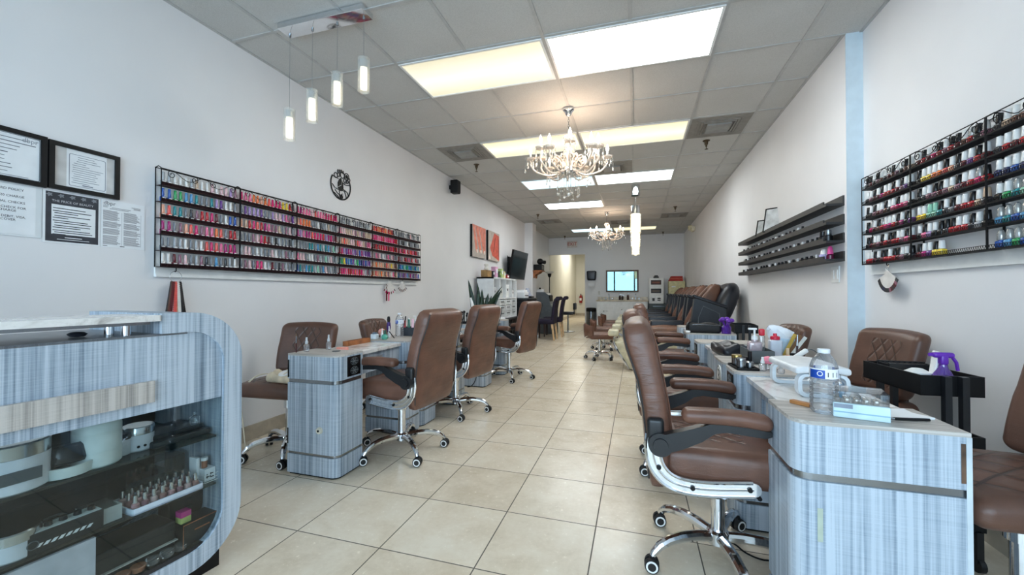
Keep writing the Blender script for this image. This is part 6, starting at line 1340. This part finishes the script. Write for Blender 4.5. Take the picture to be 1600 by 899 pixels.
o = thing('black_bag', 'black zipped bag on near end of the last right desk', 'bag', (.625, 4.335, ZT)); MB().rbox((0, 0, .045), (.30, .17, .09), .03, 4, (5, 3, 1), lambda x, y, z: (x, y, z + .008 * math.sin(x * 35) * (.5 + z / .09))).build('bag', plain((22, 22, 24), .55), o); MB().tube([(-.14, -.075, .075), (-.05, -.088, .082), (.06, -.086, .078), (.14, -.07, .075)], .0025, 6).build('zipper', STEEL, o); MB().tube(smooth([(-.1, 0, .085), (-.13, -.06, .1), (-.16, -.09, .06), (-.155, -.05, .02)], 3), .007, 6).build('strap', BLACK, o)
solo(MB().rbox((0, 0, .01), (.04, .03, .02), .006), 'white_clip', WHITE, 'tiny white clip left of the black bag', 'clip', (.478, 4.26, ZT))
PUR = plain((104, 46, 170), .3); PURC = clear('purple_clear', (150, 90, 220), .12, .04, .45, (110, 50, 190))
o = thing('purple_jar', 'purple jar holding purple flower shaped brushes on last right desk', 'jar', (.81, 4.25, ZT)); MB().lathe([(.036, 0), (.04, .004), (.042, .06), (.03, .075), (.026, .08)], n=20).build('jar', PURC, o)
for k in range(5): a = k * 1.26; q = (.04 * math.cos(a), .04 * math.sin(a), .125 + .012 * (k % 2)); m = MB().tube([(0, 0, .03), q], .005, 6); m.ball((q[0] * 1.1, q[1] * 1.1, q[2]), .026, 10, .75); m.build('flower_brush', PUR, o)
# trolleys
def trolley(label, loc, rz):
    t = thing('salon_trolley', label, 'trolley', loc, rz, 'black salon trolleys'); X, Y = .112, .19
    for z in (.715, .465, .16):
        m = MB().box(-X, X, -Y, Y, z, z + .006).ring([(-X, -Y), (X, -Y), (X, Y), (-X, Y)], [(-X + .008, -Y + .008), (X - .008, -Y + .008), (X - .008, Y - .008), (-X + .008, Y - .008)], z, z + .085); m.build('tray', BLACK, t)
    for y in (-Y - .014, Y + .014):
        for x in (-.03, .03): MB().box(x - .012, x + .012, y - .012, y + .012, .07, .80).build('post', BLKP, t)
    for x in (-X + .03, X - .03):
        for y in (-Y, Y): MB().cyl((x - .01, y, .03), (x + .01, y, .03), .03, .03, 14).box(x - .012, x + .012, y - .012, y + .012, .04, .165).build('caster', BLKP, t)
    return t
trolley('black three tier salon trolley with purple sprayer, right of right foreground desk', (1.245, 2.355, 0), rad(5))
trolley('black salon trolley beyond the last right desk, partly hidden by it', (1.13, 5.05, 0), rad(-4))
TZ = .7215
o = thing('purple_sprayer', 'purple spray bottle in top tray of the near trolley', 'bottle', (1.28, 2.25, TZ)); MB().lathe([(.04, 0), (.045, .006), (.045, .05), (.016, .10), (.014, .115)], n=20).build('body', PURC, o); MB().rbox((0, 0, .135), (.03, .03, .045), .01, 2, 1).at(0, 0, .155, 0, 0, 0).rbox((0, 0, 0), (.075, .026, .024), .010, 3, 1).off().tube([(.03, 0, .15), (.045, 0, .125), (.05, 0, .09)], .007, 6).tube([(-.03, 0, .157), (-.05, 0, .155)], .008, 6).build('sprayer_head', PUR, o)
o = thing('white_hand_mirror', 'white round hand mirror standing in top tray of the near trolley', 'mirror', (1.215, 2.30, TZ)); MB().lathe([(.001, 0), (.05, 0), (.055, .03), (.045, .07), (.02, .085), (.001, .088)], n=24).build('dome', WHITE, o); m = MB(); m.M = Matrix.Translation((.035, -.02, .0)) @ Matrix.Rotation(rad(8), 4, 'Y'); m.rbox((0, 0, .085), (.010, .04, .17), .004, 2, 1); m.build('handle', WHITE, o)
o = thing('black_grid_rack', 'black slotted rack at back of top tray of the near trolley', 'rack', (1.25, 2.44, TZ)); m = MB()
for k in range(9): m.box(-.09 + .022 * k - .004, -.09 + .022 * k + .004, -.05, .05, .07, .085)
m.box(-.095, .095, -.055, -.045, 0, .09).box(-.095, .095, .045, .055, 0, .09); m.build('rack', BLKP, o)
# cloth and strap on the left technician chair
o = thing('cloth_wrap', 'cream cloth lying on the technician chair by left wall', 'cloth', (-2.28, 2.24, .5415)); 
def wr(x, y, z): return (x, y, z + (.014 * math.sin(x * 45 + y * 20) + .012 * math.sin(y * 60 - x * 25)) * (.5 + z / .045) + .01 * (.5 + z / .045))
MB().rbox((0, 0, .0225), (.22, .20, .045), .02, 3, (8, 8, 1), wr).build('cloth', plain((206, 190, 164), .85, 0, .12), o); MB().rbox((.05, -.04, .055), (.12, .1, .03), .014, 3, (5, 5, 1), wr).build('fold', plain((226, 224, 222), .85), o)
st = smooth([(-.10, -.02, .04), (-.17, -.05, .045), (-.22, -.09, .02), (-.255, -.13, -.05), (-.265, -.14, -.15), (-.26, -.13, -.28), (-.255, -.12, -.40), (-.25, -.11, -.53)], 4)
MB().loft([[(x - .011, y + .004, z + .002), (x + .011, y - .004, z + .002), (x + .011, y - .002, z - .002), (x - .011, y + .006, z - .002)] for x, y, z in st]).build('strap', plain((214, 204, 184), .8), o)
m = MB().tube(smooth([(.40, 2.10, .006), (.43, 2.07, .006), (.46, 2.02, .006), (.52, 1.99, .006), (.60, 2.02, .006)], 4), .004, 6).rbox((.388, 2.105, .006), (.03, .012, .01), .003); solo(m, 'charger_cable', BLACK, 'thin black cable on the floor under right foreground desk', 'cable')
